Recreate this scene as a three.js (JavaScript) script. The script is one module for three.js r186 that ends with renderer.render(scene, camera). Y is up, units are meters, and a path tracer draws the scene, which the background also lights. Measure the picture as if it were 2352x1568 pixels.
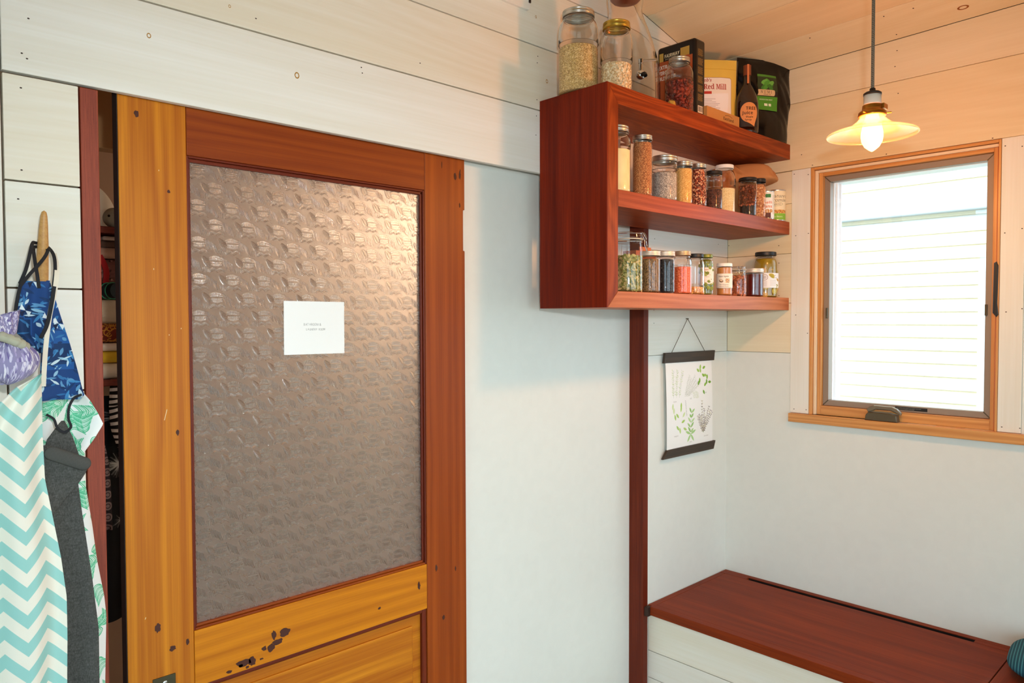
import * as THREE from 'three';
import { RoundedBoxGeometry } from 'three/addons/geometries/RoundedBoxGeometry.js';
import { RectAreaLightUniformsLib } from 'three/addons/lights/RectAreaLightUniformsLib.js';
import { mergeGeometries } from 'three/addons/utils/BufferGeometryUtils.js';

// ---------------------------------------------------------------- camera, sky, lights, exposure
const scene = new THREE.Scene();
const camera = new THREE.PerspectiveCamera(49.8, 2352 / 1568, 0.05, 100);
camera.position.set(0, 1.6, 0);
camera.rotation.set(THREE.MathUtils.degToRad(-1.7331), THREE.MathUtils.degToRad(-43.6117), THREE.MathUtils.degToRad(-0.1663), 'YXZ');
camera.updateMatrixWorld();
const renderer = new THREE.WebGLRenderer({ antialias: true });
renderer.toneMapping = THREE.LinearToneMapping;
renderer.toneMappingExposure = 1.0;
renderer.shadowMap.enabled = true;
renderer.shadowMap.type = THREE.PCFSoftShadowMap;
RectAreaLightUniformsLib.init();
scene.background = new THREE.Color(0.76, 1.06, 1.24);      // even overcast sky
scene.backgroundIntensity = 4.35;
const LAMP_CD = 1.6, FLASH_CD = 6.5, CLOSET_CD = 1.25;

// ---------------------------------------------------------------- helpers
function rng(seed) { let a = seed >>> 0; return () => { a = (a + 0x6D2B79F5) | 0; let t = Math.imul(a ^ (a >>> 15), 1 | a); t = (t + Math.imul(t ^ (t >>> 7), 61 | t)) ^ t; return ((t ^ (t >>> 14)) >>> 0) / 4294967296; }; }
const V3 = (x, y, z) => new THREE.Vector3(x, y, z), V2 = (x, y) => new THREE.Vector2(x, y);
const lerp = (a, b, t) => a + (b - a) * t, clamp = (x, a = 0, b = 1) => Math.min(b, Math.max(a, x));
const sm = (a, b, x) => { const t = clamp((x - a) / (b - a)); return t * t * (3 - 2 * t); };
const taken = {};
function numbered(n) { taken[n] = (taken[n] || 0) + 1; return taken[n] === 1 ? n : n + '_' + String(taken[n] - 1).padStart(3, '0'); }
function tag(o, label, category, group, kind) {
  if (label) o.userData.label = label;
  if (category) o.userData.category = category;
  if (group) o.userData.group = group;
  if (kind) o.userData.kind = kind;
  return o;
}
function shade(o) { o.traverse((m) => { if (m.isMesh) { m.castShadow = true; m.receiveShadow = true; } }); return o; }
function thing(name, label, category, pos = [0, 0, 0], turn = 0, group) {
  const o = new THREE.Group(); o.name = numbered(name); o.position.set(...pos); o.rotation.y = turn; scene.add(o);
  return tag(o, label, category, group);
}
function struct(name) { const o = new THREE.Group(); o.name = numbered(name); scene.add(o); o.userData.kind = 'structure'; return o; }
function add(parent, name, geo, mat, label, kind) {
  const m = new THREE.Mesh(Array.isArray(geo) ? merge(geo) : geo, mat); m.name = parent === scene ? numbered(name) : numberedIn(parent, name);
  m.castShadow = m.receiveShadow = true; parent.add(m);
  if (label) m.userData.label = label;
  if (kind) m.userData.kind = kind;
  return m;
}
function numberedIn(p, n) { const k = p.userData_names || (Object.defineProperty(p, 'userData_names', { value: {}, enumerable: false }), p.userData_names); k[n] = (k[n] || 0) + 1; return k[n] === 1 ? n : n + '_' + String(k[n] - 1).padStart(3, '0'); }
function merge(list) { return mergeGeometries(list.map((g) => { const q = g.index ? g.toNonIndexed() : g; for (const k of Object.keys(q.attributes)) if (!['position', 'normal', 'uv'].includes(k)) q.deleteAttribute(k); return q; })); }
// boxes with uv in metres: u runs along the grain
function uvBox(g, axis, ou = 0, ov = 0) {
  const p = g.attributes.position, n = g.attributes.normal, uv = new Float32Array(p.count * 2);
  for (let i = 0; i < p.count; i++) {
    const a = [Math.abs(n.getX(i)), Math.abs(n.getY(i)), Math.abs(n.getZ(i))], c = [p.getX(i), p.getY(i), p.getZ(i)];
    const d = a[0] > a[1] ? (a[0] > a[2] ? 0 : 2) : (a[1] > a[2] ? 1 : 2);
    const rest = [0, 1, 2].filter((k) => k !== d);
    let u, v; if (d === axis) { u = c[rest[0]] * 0.15; v = c[rest[1]]; } else { u = c[axis]; v = c[rest.find((k) => k !== axis)]; }
    uv[2 * i] = u + ou; uv[2 * i + 1] = v + ov;
  }
  g.setAttribute('uv', new THREE.BufferAttribute(uv, 2)); return g;
}
const R0 = rng(77);
function bx(x0, x1, y0, y1, z0, z1, axis = 0, bev = 0.0015, seg = 1) {
  const w = x1 - x0, h = y1 - y0, d = z1 - z0, r = Math.min(bev, w * 0.45, h * 0.45, d * 0.45);
  let g = r > 0 ? new RoundedBoxGeometry(w, h, d, seg, r) : new THREE.BoxGeometry(w, h, d);
  if (g.index) g = g.toNonIndexed();
  g.translate((x0 + x1) / 2, (y0 + y1) / 2, (z0 + z1) / 2);
  return uvBox(g, axis, R0() * 3, R0() * 3);
}
function extr(points, depth, axis = 0, bev = 0.001, holes = []) {      // outline in xy, thickness along +z from 0
  const s = new THREE.Shape(points.map((p) => V2(...p)));
  for (const h of holes) s.holes.push(new THREE.Path(h.map((p) => V2(...p))));
  const g = new THREE.ExtrudeGeometry(s, { depth: depth - 2 * bev, bevelEnabled: bev > 0, bevelThickness: bev, bevelSize: bev, bevelOffset: -bev, bevelSegments: 1, curveSegments: 8 });
  g.translate(0, 0, bev); return uvBox(g, axis, R0() * 3, R0() * 3);
}
function lathe(pts, seg = 40) { return new THREE.LatheGeometry(pts.map((p) => V2(Math.max(p[0], 0.00001), p[1])), seg); }
function uvLathe(g, r) { const p = g.attributes.position, uv = g.attributes.uv; for (let i = 0; i < p.count; i++) { const x = p.getX(i), z = p.getZ(i), q = Math.hypot(x, z); if (q > r * 0.93) uv.setXY(i, uv.getX(i) * 6.2832 * r, p.getY(i)); else uv.setXY(i, uv.getX(i) * 6.2832 * r, p.getY(i) + (r - q)); } return g; }
function tube(pts, r, seg = 40, rs = 8) { return new THREE.TubeGeometry(new THREE.CatmullRomCurve3(pts.map((p) => V3(...p))), seg, r, rs); }
function cyl(r0, r1, h, y, seg = 24) { const g = new THREE.CylinderGeometry(r0, r1, h, seg); g.translate(0, y, 0); return g; }
// flat band swept along a path
function ribbon(pts, width, thick, seg = 40, face = [0, 0, 1]) {
  const c = new THREE.CatmullRomCurve3(pts.map((p) => V3(...p))), f = V3(...face).normalize(), pos = [], idx = [], uv = [];
  for (let i = 0; i <= seg; i++) {
    const p = c.getPoint(i / seg), t = c.getTangent(i / seg), s = t.clone().cross(f).normalize(), n = s.clone().cross(t).normalize();
    for (const [a, b] of [[-1, -1], [1, -1], [1, 1], [-1, 1]]) { const q = p.clone().addScaledVector(s, a * width / 2).addScaledVector(n, b * thick / 2); pos.push(q.x, q.y, q.z); uv.push(a * width / 2, i / seg * c.getLength()); }
    if (i < seg) for (let k = 0; k < 4; k++) { const a = i * 4 + k, b = i * 4 + (k + 1) % 4; idx.push(a, a + 4, b, b, a + 4, b + 4); }
  }
  idx.push(0, 1, 2, 0, 2, 3); const e = seg * 4; idx.push(e, e + 2, e + 1, e, e + 3, e + 2);
  const g = new THREE.BufferGeometry(); g.setAttribute('position', new THREE.Float32BufferAttribute(pos, 3)); g.setAttribute('uv', new THREE.Float32BufferAttribute(uv, 2)); g.setIndex(idx);
  const q = g.toNonIndexed(); q.computeVertexNormals(); return q;
}
// a hanging cloth: rows of [y, xLeft, xRight] from top to bottom, fold(u, v) pushes it along z; it has two faces and a rim
function cloth(rows, z, fold, thick = 0.004, nu = 40, nv = 60) {
  const at = (v) => { const k = v * (rows.length - 1), i = Math.min(rows.length - 2, Math.floor(k)), t = k - i; return rows[i].map((q, j) => lerp(q, rows[i + 1][j], t)); };
  const pos = [], uv = [], idx = [], N = (nu + 1) * (nv + 1);
  for (const side of [0, 1]) for (let j = 0; j <= nv; j++) for (let i = 0; i <= nu; i++) {
    const u = i / nu, v = j / nv, [y, a, b] = at(v), x = lerp(a, b, u), rim = Math.min(1, Math.min(i, nu - i, j, nv - j) / 1.5);
    pos.push(x, y, z + fold(u, v) + (side ? -thick * rim : thick * 0.2 * rim)); uv.push(x, y);
  }
  for (const side of [0, 1]) for (let j = 0; j < nv; j++) for (let i = 0; i < nu; i++) {
    const a = side * N + j * (nu + 1) + i, b = a + 1, c = a + nu + 1, d = c + 1;
    if (side) idx.push(a, b, c, b, d, c); else idx.push(a, c, b, b, c, d);
  }
  const g = new THREE.BufferGeometry(); g.setAttribute('position', new THREE.Float32BufferAttribute(pos, 3)); g.setAttribute('uv', new THREE.Float32BufferAttribute(uv, 2)); g.setIndex(idx); g.computeVertexNormals(); return g;
}

// ---------------------------------------------------------------- textures
const PERM = (() => { const r = rng(9), a = new Float32Array(65536); for (let i = 0; i < 65536; i++) a[i] = r(); return a; })();
function pn(x, y, px, py, s = 0) {      // value noise that repeats after px, py
  const xi = Math.floor(x), yi = Math.floor(y), fx = x - xi, fy = y - yi, ux = fx * fx * (3 - 2 * fx), uy = fy * fy * (3 - 2 * fy);
  const h = (i, j) => PERM[((((i % px) + px) % px) * 374761 + (((j % py) + py) % py) * 668265 + s * 7919) & 65535];
  return lerp(lerp(h(xi, yi), h(xi + 1, yi), ux), lerp(h(xi, yi + 1), h(xi + 1, yi + 1), ux), uy);
}
function dataTex(w, h, fn, srgb = true) {
  const d = new Uint8Array(w * h * 4);
  for (let y = 0; y < h; y++) for (let x = 0; x < w; x++) { const c = fn(x / w, y / h), k = 4 * (y * w + x); d[k] = clamp(c[0], 0, 255); d[k + 1] = clamp(c[1], 0, 255); d[k + 2] = clamp(c[2], 0, 255); d[k + 3] = 255; }
  const t = new THREE.DataTexture(d, w, h); t.wrapS = t.wrapT = THREE.RepeatWrapping; t.magFilter = THREE.LinearFilter; t.minFilter = THREE.LinearMipmapLinearFilter; t.generateMipmaps = true;
  if (srgb) t.colorSpace = THREE.SRGBColorSpace; t.needsUpdate = true; return t;
}
// wood: [light, dark] sRGB, L metres along the grain by W metres across
function woodTex({ light, dark, L = 1.2, W = 0.3, streak = 14, fine = 90, ring = 0, warp = 1, a = 0.5, b = 0.35, c = 0.3, bias = 0, pore = 0, s = 1, w = 1024, h = 512 }) {
  const t = dataTex(w, h, (u, v) => {
    const bend = warp * (pn(u * 2, v * 3, 2, 3, s + 5) - 0.5) * 0.25;
    const n1 = pn(u * 3, (v + bend * 0.12) * streak, 3, streak, s), n1b = pn(u * 2, v * 5, 2, 5, s + 11), n2 = pn(u * 10, v * fine, 10, fine, s + 1);
    let q = bias + a * (n1 * 0.6 + n1b * 0.4) + b * n2;
    if (ring) q += c * (0.5 + 0.5 * Math.sin(6.2832 * (v * ring + bend * ring + pn(u * 2, v * 4, 2, 4, s + 3) * 1.5)));
    if (pore) { const k = pn(u * 90, v * 260, 90, 260, s + 8); if (k > 0.8) q += pore * (k - 0.8) * 5; }
    q = clamp(q); return [0, 1, 2].map((i) => lerp(light[i], dark[i], q));
  });
  t.repeat.set(1 / L, 1 / W); return t;
}
function canvasTex(w, h, draw, { srgb = true, wrap = true, rep } = {}) {
  const c = document.createElement('canvas'); c.width = w; c.height = h; const x = c.getContext('2d'); draw(x, w, h);
  const t = new THREE.CanvasTexture(c); t.magFilter = THREE.LinearFilter; if (srgb) t.colorSpace = THREE.SRGBColorSpace;
  if (wrap) t.wrapS = t.wrapT = THREE.RepeatWrapping; if (rep) t.repeat.set(...rep); return t;
}
const std = (o) => new THREE.MeshStandardMaterial(o), phy = (o) => new THREE.MeshPhysicalMaterial(o);
const S = (r, g, b) => new THREE.Color().setRGB(r / 255, g / 255, b / 255, THREE.SRGBColorSpace);

const M = {};
{
  const white = woodTex({ light: [241, 239, 231], dark: [220, 211, 188], L: 1.7, W: 0.45, streak: 18, fine: 120, ring: 5, a: 0.42, b: 0.16, c: 0.10, bias: -0.14, s: 2 });
  const whiteB = woodTex({ light: [241, 238, 227], dark: [222, 209, 180], L: 1.5, W: 0.4, streak: 12, fine: 100, ring: 7, warp: 2, a: 0.46, b: 0.16, c: 0.10, bias: -0.12, s: 23 });
  M.plank = [white, whiteB, white].map((map, i) => std({ map, roughness: 0.62, color: [S(255, 255, 255), S(255, 253, 250), S(252, 252, 248)][i] }));
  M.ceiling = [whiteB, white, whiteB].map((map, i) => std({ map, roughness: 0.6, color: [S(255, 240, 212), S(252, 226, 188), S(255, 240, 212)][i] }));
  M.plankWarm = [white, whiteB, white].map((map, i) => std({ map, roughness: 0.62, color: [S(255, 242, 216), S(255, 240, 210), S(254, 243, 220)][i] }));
  M.panel = std({ map: dataTex(256, 256, (u, v) => { const n = 2.2 * (pn(u * 8, v * 8, 8, 8, 3) + pn(u * 40, v * 40, 40, 40, 4) - 1); return [230 + n, 231 + n, 222 + n]; }), roughness: 0.55 });
  M.core = std({ color: S(112, 92, 70), roughness: 0.9 });
  M.cabSide = phy({ map: woodTex({ light: [138, 38, 6], dark: [78, 13, 1], L: 0.9, W: 0.3, streak: 26, fine: 150, a: 0.75, b: 0.35, bias: -0.12, pore: 0.2, s: 31 }), roughness: 0.45, specularIntensity: 0.3 });
  M.cab = phy({ map: woodTex({ light: [172, 78, 26], dark: [98, 32, 6], L: 0.7, W: 0.14, streak: 18, fine: 110, ring: 6, warp: 3, a: 0.5, b: 0.3, c: 0.3, bias: -0.08, pore: 0.25, s: 41 }), roughness: 0.45, specularIntensity: 0.35 });
  M.cabMid = phy({ map: woodTex({ light: [180, 90, 50], dark: [122, 48, 22], L: 0.9, W: 0.2, streak: 14, fine: 110, ring: 4, warp: 4, a: 0.5, b: 0.3, c: 0.22, bias: -0.08, pore: 0.2, s: 43 }), roughness: 0.45, specularIntensity: 0.35 });
  M.cabLight = phy({ map: woodTex({ light: [208, 128, 82], dark: [156, 82, 46], L: 0.9, W: 0.2, streak: 10, fine: 110, ring: 4, warp: 5, a: 0.4, b: 0.25, c: 0.3, bias: -0.08, pore: 0.2, s: 45 }), roughness: 0.45, specularIntensity: 0.4 });
  M.post = phy({ map: woodTex({ light: [126, 48, 20], dark: [76, 18, 4], L: 0.9, W: 0.2, streak: 18, fine: 110, a: 0.6, b: 0.4, bias: -0.1, pore: 0.2, s: 51 }), roughness: 0.5, specularIntensity: 0.5 });
  M.jamb = std({ map: woodTex({ light: [162, 72, 42], dark: [110, 38, 20], L: 0.35, W: 0.08, streak: 20, fine: 90, a: 0.4, b: 0.5, bias: -0.05, pore: 0.5, s: 53 }), roughness: 0.6 });
  M.bench = phy({ map: woodTex({ light: [148, 60, 20], dark: [102, 33, 8], L: 1.4, W: 0.5, streak: 24, fine: 160, ring: 5, warp: 2, a: 0.55, b: 0.35, c: 0.2, bias: -0.1, pore: 0.15, s: 61 }), roughness: 0.5, specularIntensity: 0.3 });
  const fir = (light, dark, s, o = {}) => phy({ map: woodTex({ light, dark, L: 1.3, W: 0.22, streak: 16, fine: 110, ring: 6, warp: 1.2, a: 0.5, b: 0.22, c: 0.25, bias: -0.12, s, ...o }), roughness: 0.42, specularIntensity: 0.6 });
  M.firAmber = fir([216, 136, 28], [158, 78, 10], 71, { a: 0.62, b: 0.26 });
  M.firRail = fir([222, 138, 18], [170, 90, 6], 73);
  M.firRed = fir([160, 74, 12], [110, 36, 4], 75);
  M.firBrown = fir([164, 76, 12], [112, 40, 4], 77);
  M.firDark = fir([120, 44, 18], [78, 22, 8], 79);
  M.firEdge = std({ color: S(40, 26, 16), roughness: 0.8 });
  M.pine = phy({ map: woodTex({ light: [228, 166, 96], dark: [186, 116, 52], L: 1.0, W: 0.12, streak: 10, fine: 70, ring: 5, a: 0.4, b: 0.2, c: 0.45, bias: -0.1, s: 81 }), roughness: 0.4, clearcoat: 0.25, clearcoatRoughness: 0.25 });
  M.pineRed = phy({ map: woodTex({ light: [206, 124, 70], dark: [150, 72, 36], L: 0.6, W: 0.1, streak: 10, fine: 70, ring: 5, a: 0.5, b: 0.2, c: 0.45, bias: -0.1, s: 83 }), roughness: 0.45 });
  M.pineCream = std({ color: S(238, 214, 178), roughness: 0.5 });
  M.bronze = phy({ color: S(152, 136, 120), roughness: 0.5, metalness: 0.1 });
  M.bronzeDark = std({ color: S(92, 82, 62), roughness: 0.45, metalness: 0.3 });
  M.crank = std({ color: S(128, 116, 96), roughness: 0.35, metalness: 0.4 });
  M.pane = phy({ color: 0xffffff, transmission: 1, roughness: 0, thickness: 0, ior: 1.5, side: THREE.DoubleSide });
  M.glass = phy({ color: 0xffffff, transmission: 1, roughness: 0.015, thickness: 0, ior: 1.5, side: THREE.DoubleSide });
  M.glassSolid = phy({ color: 0xffffff, transmission: 1, roughness: 0, thickness: 0.003, ior: 1.47 });
  M.vinyl = std({ color: S(240, 242, 244), roughness: 0.4 });
  M.walnut = std({ map: woodTex({ light: [82, 62, 44], dark: [40, 30, 22], L: 0.5, W: 0.08, streak: 8, fine: 50, a: 0.6, b: 0.3, s: 91, w: 512, h: 256 }), roughness: 0.6 });
  M.floor = phy({ map: woodTex({ light: [196, 184, 166], dark: [160, 146, 126], L: 1.4, W: 0.4, streak: 14, fine: 90, a: 0.5, b: 0.3, s: 95 }), roughness: 0.5 });
  M.black = std({ color: S(22, 20, 19), roughness: 0.45 });
  M.silver = std({ color: S(206, 202, 194), roughness: 0.28, metalness: 0.95 });
  M.gold = std({ color: S(206, 170, 76), roughness: 0.28, metalness: 0.95 });
  M.brass = std({ color: S(190, 128, 50), roughness: 0.3, metalness: 0.95 });
  M.chrome = std({ color: S(214, 214, 216), roughness: 0.08, metalness: 1 });
  M.whiteLid = std({ color: S(240, 238, 232), roughness: 0.4 });
  M.hole = std({ color: S(62, 46, 34), roughness: 0.9 });
  M.knot = std({ color: S(176, 128, 52), roughness: 0.7 });
  M.pinkWall = std({ color: S(182, 146, 116), roughness: 0.8 });
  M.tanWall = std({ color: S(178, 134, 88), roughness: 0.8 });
}
// ---------------------------------------------------------------- room shell (world metres; back wall plane z = -1.8, window wall plane x = 3.108)
const WX = 3.108, WZ = -1.8, LX = -1.8, FZ = 3.2;
const ceilY = (x, z) => 2.672 + 0.2326 * (WX - x) + 0.028 * (z - WZ);
const floorO = struct('floor');
for (let i = 0, x = LX; x < WX + 0.05; x += 0.125, i++) add(floorO, 'board', bx(x, x + 0.123, -0.02, 0, WZ - 0.02, FZ, 2), M.floor);
add(floorO, 'subfloor', bx(LX - 0.2, WX + 0.15, -0.12, -0.02, -3.2, FZ + 0.2, 0, 0), M.core);
// polygon of one board, cut by the sloping ceiling; run() maps along-distance to ceiling height
function boardPoly(a0, a1, y0, y1, top) {          // corners in (along, y), counter-clockwise
  const pts = [[a0, y0], [a1, y0]], n = 24;
  const out = [[a0, y0], [a1, y0]];
  for (let i = 0; i <= n; i++) { const a = lerp(a1, a0, i / n), y = Math.min(y1, top(a)); if (y > y0 + 0.001) out.push([a, y]); }
  const res = []; for (let i = 0; i < out.length; i++) { const p = out[(i + out.length - 1) % out.length], q = out[i], r = out[(i + 1) % out.length]; const cr = (q[0] - p[0]) * (r[1] - q[1]) - (q[1] - p[1]) * (r[0] - q[0]); if (Math.abs(cr) > 1e-7) res.push(q); }
  return res.length > 2 ? res : null;
}
{
  const w = struct('wall_back'), T = 0.019, top = (x) => ceilY(x, WZ) - 0.0006;
  const levels = [2.109, 2.324, 2.542, 2.746, 2.962, 3.178, 3.394, 3.61, 3.83];
  for (let i = 0; i < levels.length - 1; i++) {
    let x1 = WX; const y0 = levels[i] + (i ? 0.003 : 0);
    if (top(x1) < y0) x1 = WX - (y0 + 0.004 - 2.672) / 0.2326;
    for (const [a, b] of [[LX, 0.288], [0.291, x1]]) { if (b - a < 0.1) continue; const P = boardPoly(a, b, y0, levels[i + 1] - 0.001, top); if (!P) continue; const g = extr(P, T, 0, 0.0012); g.translate(0, 0, WZ - T); add(w, 'plank', g, M.plank[i % 3]); }
  }
  // boards left of the sliding door, down to the floor
  const low = [2.105, 1.8865, 1.667, 1.448, 1.229, 1.010, 0.791, 0.572, 0.353, 0.134, 0.0];
  for (let i = 0; i < low.length - 1; i++) add(w, 'plank', bx(0.2915, 0.4275, low[i + 1] + 0.0022, low[i] - (i ? 0.0012 : 0.002), WZ - T, WZ, 0), M.plank[(i + 1) % 3]);
  // vertical board and flat panels left of it, outside the picture
  add(w, 'corner_board', bx(0.2, 0.287, 0, 2.105, WZ - T, WZ + 0.002, 1), M.plank[0]);
  add(w, 'panel', bx(LX, 0.199, 0, 2.105, WZ - T, WZ, 1, 0), M.panel);
  // niche boards right of the post
  const nl = [2.105, 1.884, 1.667, 1.448];
  for (let i = 0; i < 3; i++) add(w, 'plank', bx(2.489, WX, nl[i + 1] + 0.0007, nl[i] - 0.0007, WZ - T, WZ, 0), M.plank[i]);
  add(w, 'niche_panel', bx(2.489, WX + 0.001, 0, 1.4472, WZ - T, WZ - 0.0015, 1, 0), M.panel);
  // painted sheet behind the sliding door, set back
  add(w, 'recessed_panel', bx(1.47, 2.4545, 0, 2.25, -1.889, -1.87, 1, 0), M.panel);
  // framing: closed, with the door opening left free
  add(w, 'framing', [bx(LX - 0.15, 0.4275, 0, 2.2, -1.98, WZ - T - 0.0005, 0, 0), bx(1.47, WX + 0.15, 0, 2.2, -1.98, -1.8895, 0, 0), bx(2.46, WX + 0.15, 0, 2.2, -1.88, WZ - T - 0.0005, 0, 0), bx(LX - 0.15, WX + 0.15, 2.2, 4.1, -1.98, WZ - T - 0.0005, 0, 0), bx(LX, 2.46, 2.2, 2.25, -1.868, WZ - T - 0.0005, 0, 0)], M.core);
  // nail holes and knots
  const holes = [];
  for (const [x, y] of [[0.828, 2.358], [1.134, 2.307], [1.137, 2.292], [1.338, 2.367], [0.326, 2.149], [0.335, 2.140], [0.339, 2.223], [1.842, 2.509], [1.839, 2.486], [1.837, 2.359], [1.835, 2.303], [1.832, 2.237], [0.323, 2.078], [0.321, 1.910], [0.314, 1.850], [2.527, 1.582], [2.527, 1.636], [3.026, 1.941], [2.53, 1.93]]) { const g = new THREE.CylinderGeometry(0.0019, 0.0019, 0.0006, 8); g.rotateX(Math.PI / 2); g.scale(1.2, 0.8, 1); g.translate(x, y, WZ + 0.0001); holes.push(g); }
  add(w, 'nail_holes', holes, M.hole, null, 'stuff');
  for (const [x, y, r] of [[0.573, 2.249, 0.006], [0.938, 2.241, 0.0085], [1.887, 2.433, 0.007], [1.833, 2.641, 0.005], [0.761, 2.369, 0.004]]) { const g = new THREE.RingGeometry(r * 0.62, r, 20); g.scale(0.8, 1, 1); g.translate(x, y, WZ + 0.0004); add(w, 'knot', g, M.knot); }
}
{ // mahogany door jamb and post
  const j = struct('trim_1'); add(j, 'jamb', bx(0.431, 0.4665, 0, 2.104, -1.96, WZ - 0.002, 1, 0.002), M.jamb);
  const p = struct('trim_2'); add(p, 'post', bx(2.4555, 2.4878, 0, 2.104, -1.875, WZ + 0.001, 1, 0.002), M.post);
}
{
  const w = struct('wall_right'), T = 0.019, rot = (g) => { g.rotateY(-Math.PI / 2); return g; };   // outline drawn in (z, y): x of the outline becomes z, thickness runs to -x
  const place = (g) => { g.rotateY(-Math.PI / 2); g.translate(WX + T, 0, 0); return g; };
  const topZ = (z) => ceilY(WX, z) - 0.0006;
  const P = (a, b, y0, y1, m) => { const poly = boardPoly(a, b, y0, y1, topZ); if (!poly) return; const g = extr(poly, T, 0, 0.0012); add(w, 'plank', place(g), M.plankWarm[m % 3]); };
  P(WZ, FZ, 2.5309, 3.2, 0); P(WZ, FZ, 2.2438, 2.5291, 1);
  const nl = [2.2415, 2.101, 1.884, 1.667, 1.448];
  for (let i = 0; i < 4; i++) P(WZ, -1.4908, nl[i + 1] + 0.0007, nl[i] - 0.0007, i);
  const big = (a, b, y0, y1) => add(w, 'wall_panel', bx(WX + 0.0015, WX + T, y0, y1, a, b, 1, 0), M.panel);
  big(WZ - 0.0185, -1.4915, 0, 1.4472); big(-1.4915, -0.6365, 0, 1.187); big(-0.6365, 0.35, 0, 2.2415); big(1.45, FZ, 0, 2.2415); big(0.35, 1.45, 0, 0.9);
  // core of the wall round the two window openings
  const X0 = WX + T + 0.0005, X1 = WX + 0.15;
  add(w, 'framing', [bx(X0, X1, 0, 1.185, WZ - 0.15, 0.35, 1, 0), bx(X0, X1, 2.2425, 3.4, WZ - 0.15, FZ + 0.15, 1, 0), bx(X0, X1, 1.185, 2.2425, WZ - 0.15, -1.409, 1, 0), bx(X0, X1, 1.185, 2.2425, -0.709, 0.35, 1, 0), bx(X0, X1, 0, 0.9, 0.35, FZ + 0.15, 1, 0), bx(X0, X1, 0.9, 2.2425, 1.45, FZ + 0.15, 1, 0)], M.core);
  const holes = [];
  for (const [z, y] of [[-1.449, 2.305], [-1.401, 2.253], [-1.480, 2.226], [-1.418, 2.215], [-1.471, 1.959], [-1.415, 1.964], [-1.468, 1.615], [-1.415, 1.536], [-1.472, 1.204], [-1.418, 1.205], [-0.740, 2.249], [-0.700, 2.214], [-0.649, 2.204], [-0.697, 1.904], [-0.645, 1.915], [-0.689, 1.621], [-0.641, 1.632], [-0.696, 1.206], [-0.641, 1.207], [-1.062, 2.481], [-1.103, 2.251], [-1.549, 1.922], [-1.548, 1.845], [-1.547, 1.701], [-1.794, 1.940], [-1.075, 2.588], [-1.068, 2.648]]) { const g = new THREE.CylinderGeometry(0.0022, 0.0022, 0.0006, 8); g.rotateZ(Math.PI / 2); g.scale(1, 0.8, 1.2); g.translate(WX - (z > -1.492 && z < -0.636 && y < 2.243 ? 0.0021 : 0.0001), y, z); holes.push(g); }
  add(w, 'nail_holes', holes, M.hole, null, 'stuff');
}
{ // painted upright boards beside the window
  const a = struct('trim_3'); add(a, 'casing_board', bx(WX - 0.002, WX + 0.019, 1.188, 2.2425, -1.4905, -1.4075, 1), M.plank[0]);
  const b = struct('trim_4'); add(b, 'casing_board', bx(WX - 0.002, WX + 0.019, 1.188, 2.2425, -0.7105, -0.6375, 1), M.plank[2]);
}
{ // ceiling boards run along z, the whole plane slopes down to the window wall
  const c = struct('ceiling');
  const shear = new THREE.Matrix4().set(1, 0, 0, 0, -0.2326, 1, 0.028, 2.672 + 0.2326 * WX + 0.028 * 1.8, 0, 0, 1, 0, 0, 0, 0, 1);
  const fix = (g) => { g.applyMatrix4(shear); g.computeVertexNormals(); return g; };
  for (let i = 0, x = WX; x > LX - 0.1; i++) { const w = i === 0 ? 0.203 : 0.2155; add(c, 'plank', fix(bx(x - w + 0.002, x - 0.0008, 0, 0.018, WZ, FZ, 2, 0.001)), M.ceiling[i % 3]); x -= w; }
  add(c, 'roof', fix(bx(LX - 0.2, WX + 0.35, 0.0185, 0.15, WZ - 0.2, FZ + 0.3, 2, 0)), M.core);
  const holes = [];
  for (const [x, z] of [[3.076, -1.06], [2.941, -1.059], [2.947, -0.959], [2.932, -1.337], [2.56, -1.3], [2.6, -1.05]]) { const g = new THREE.CylinderGeometry(0.0028, 0.0028, 0.0006, 8); g.translate(x, -0.0001, z); holes.push(fix(g)); }
  add(c, 'nail_holes', holes, M.hole, null, 'stuff');
  const g = new THREE.RingGeometry(0.011, 0.017, 24); g.rotateX(Math.PI / 2); g.scale(0.75, 1, 1.1); g.translate(3.03, -0.0006, -0.82); add(c, 'knot', fix(g), std({ color: S(150, 84, 30), roughness: 0.7 }));
}
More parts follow.
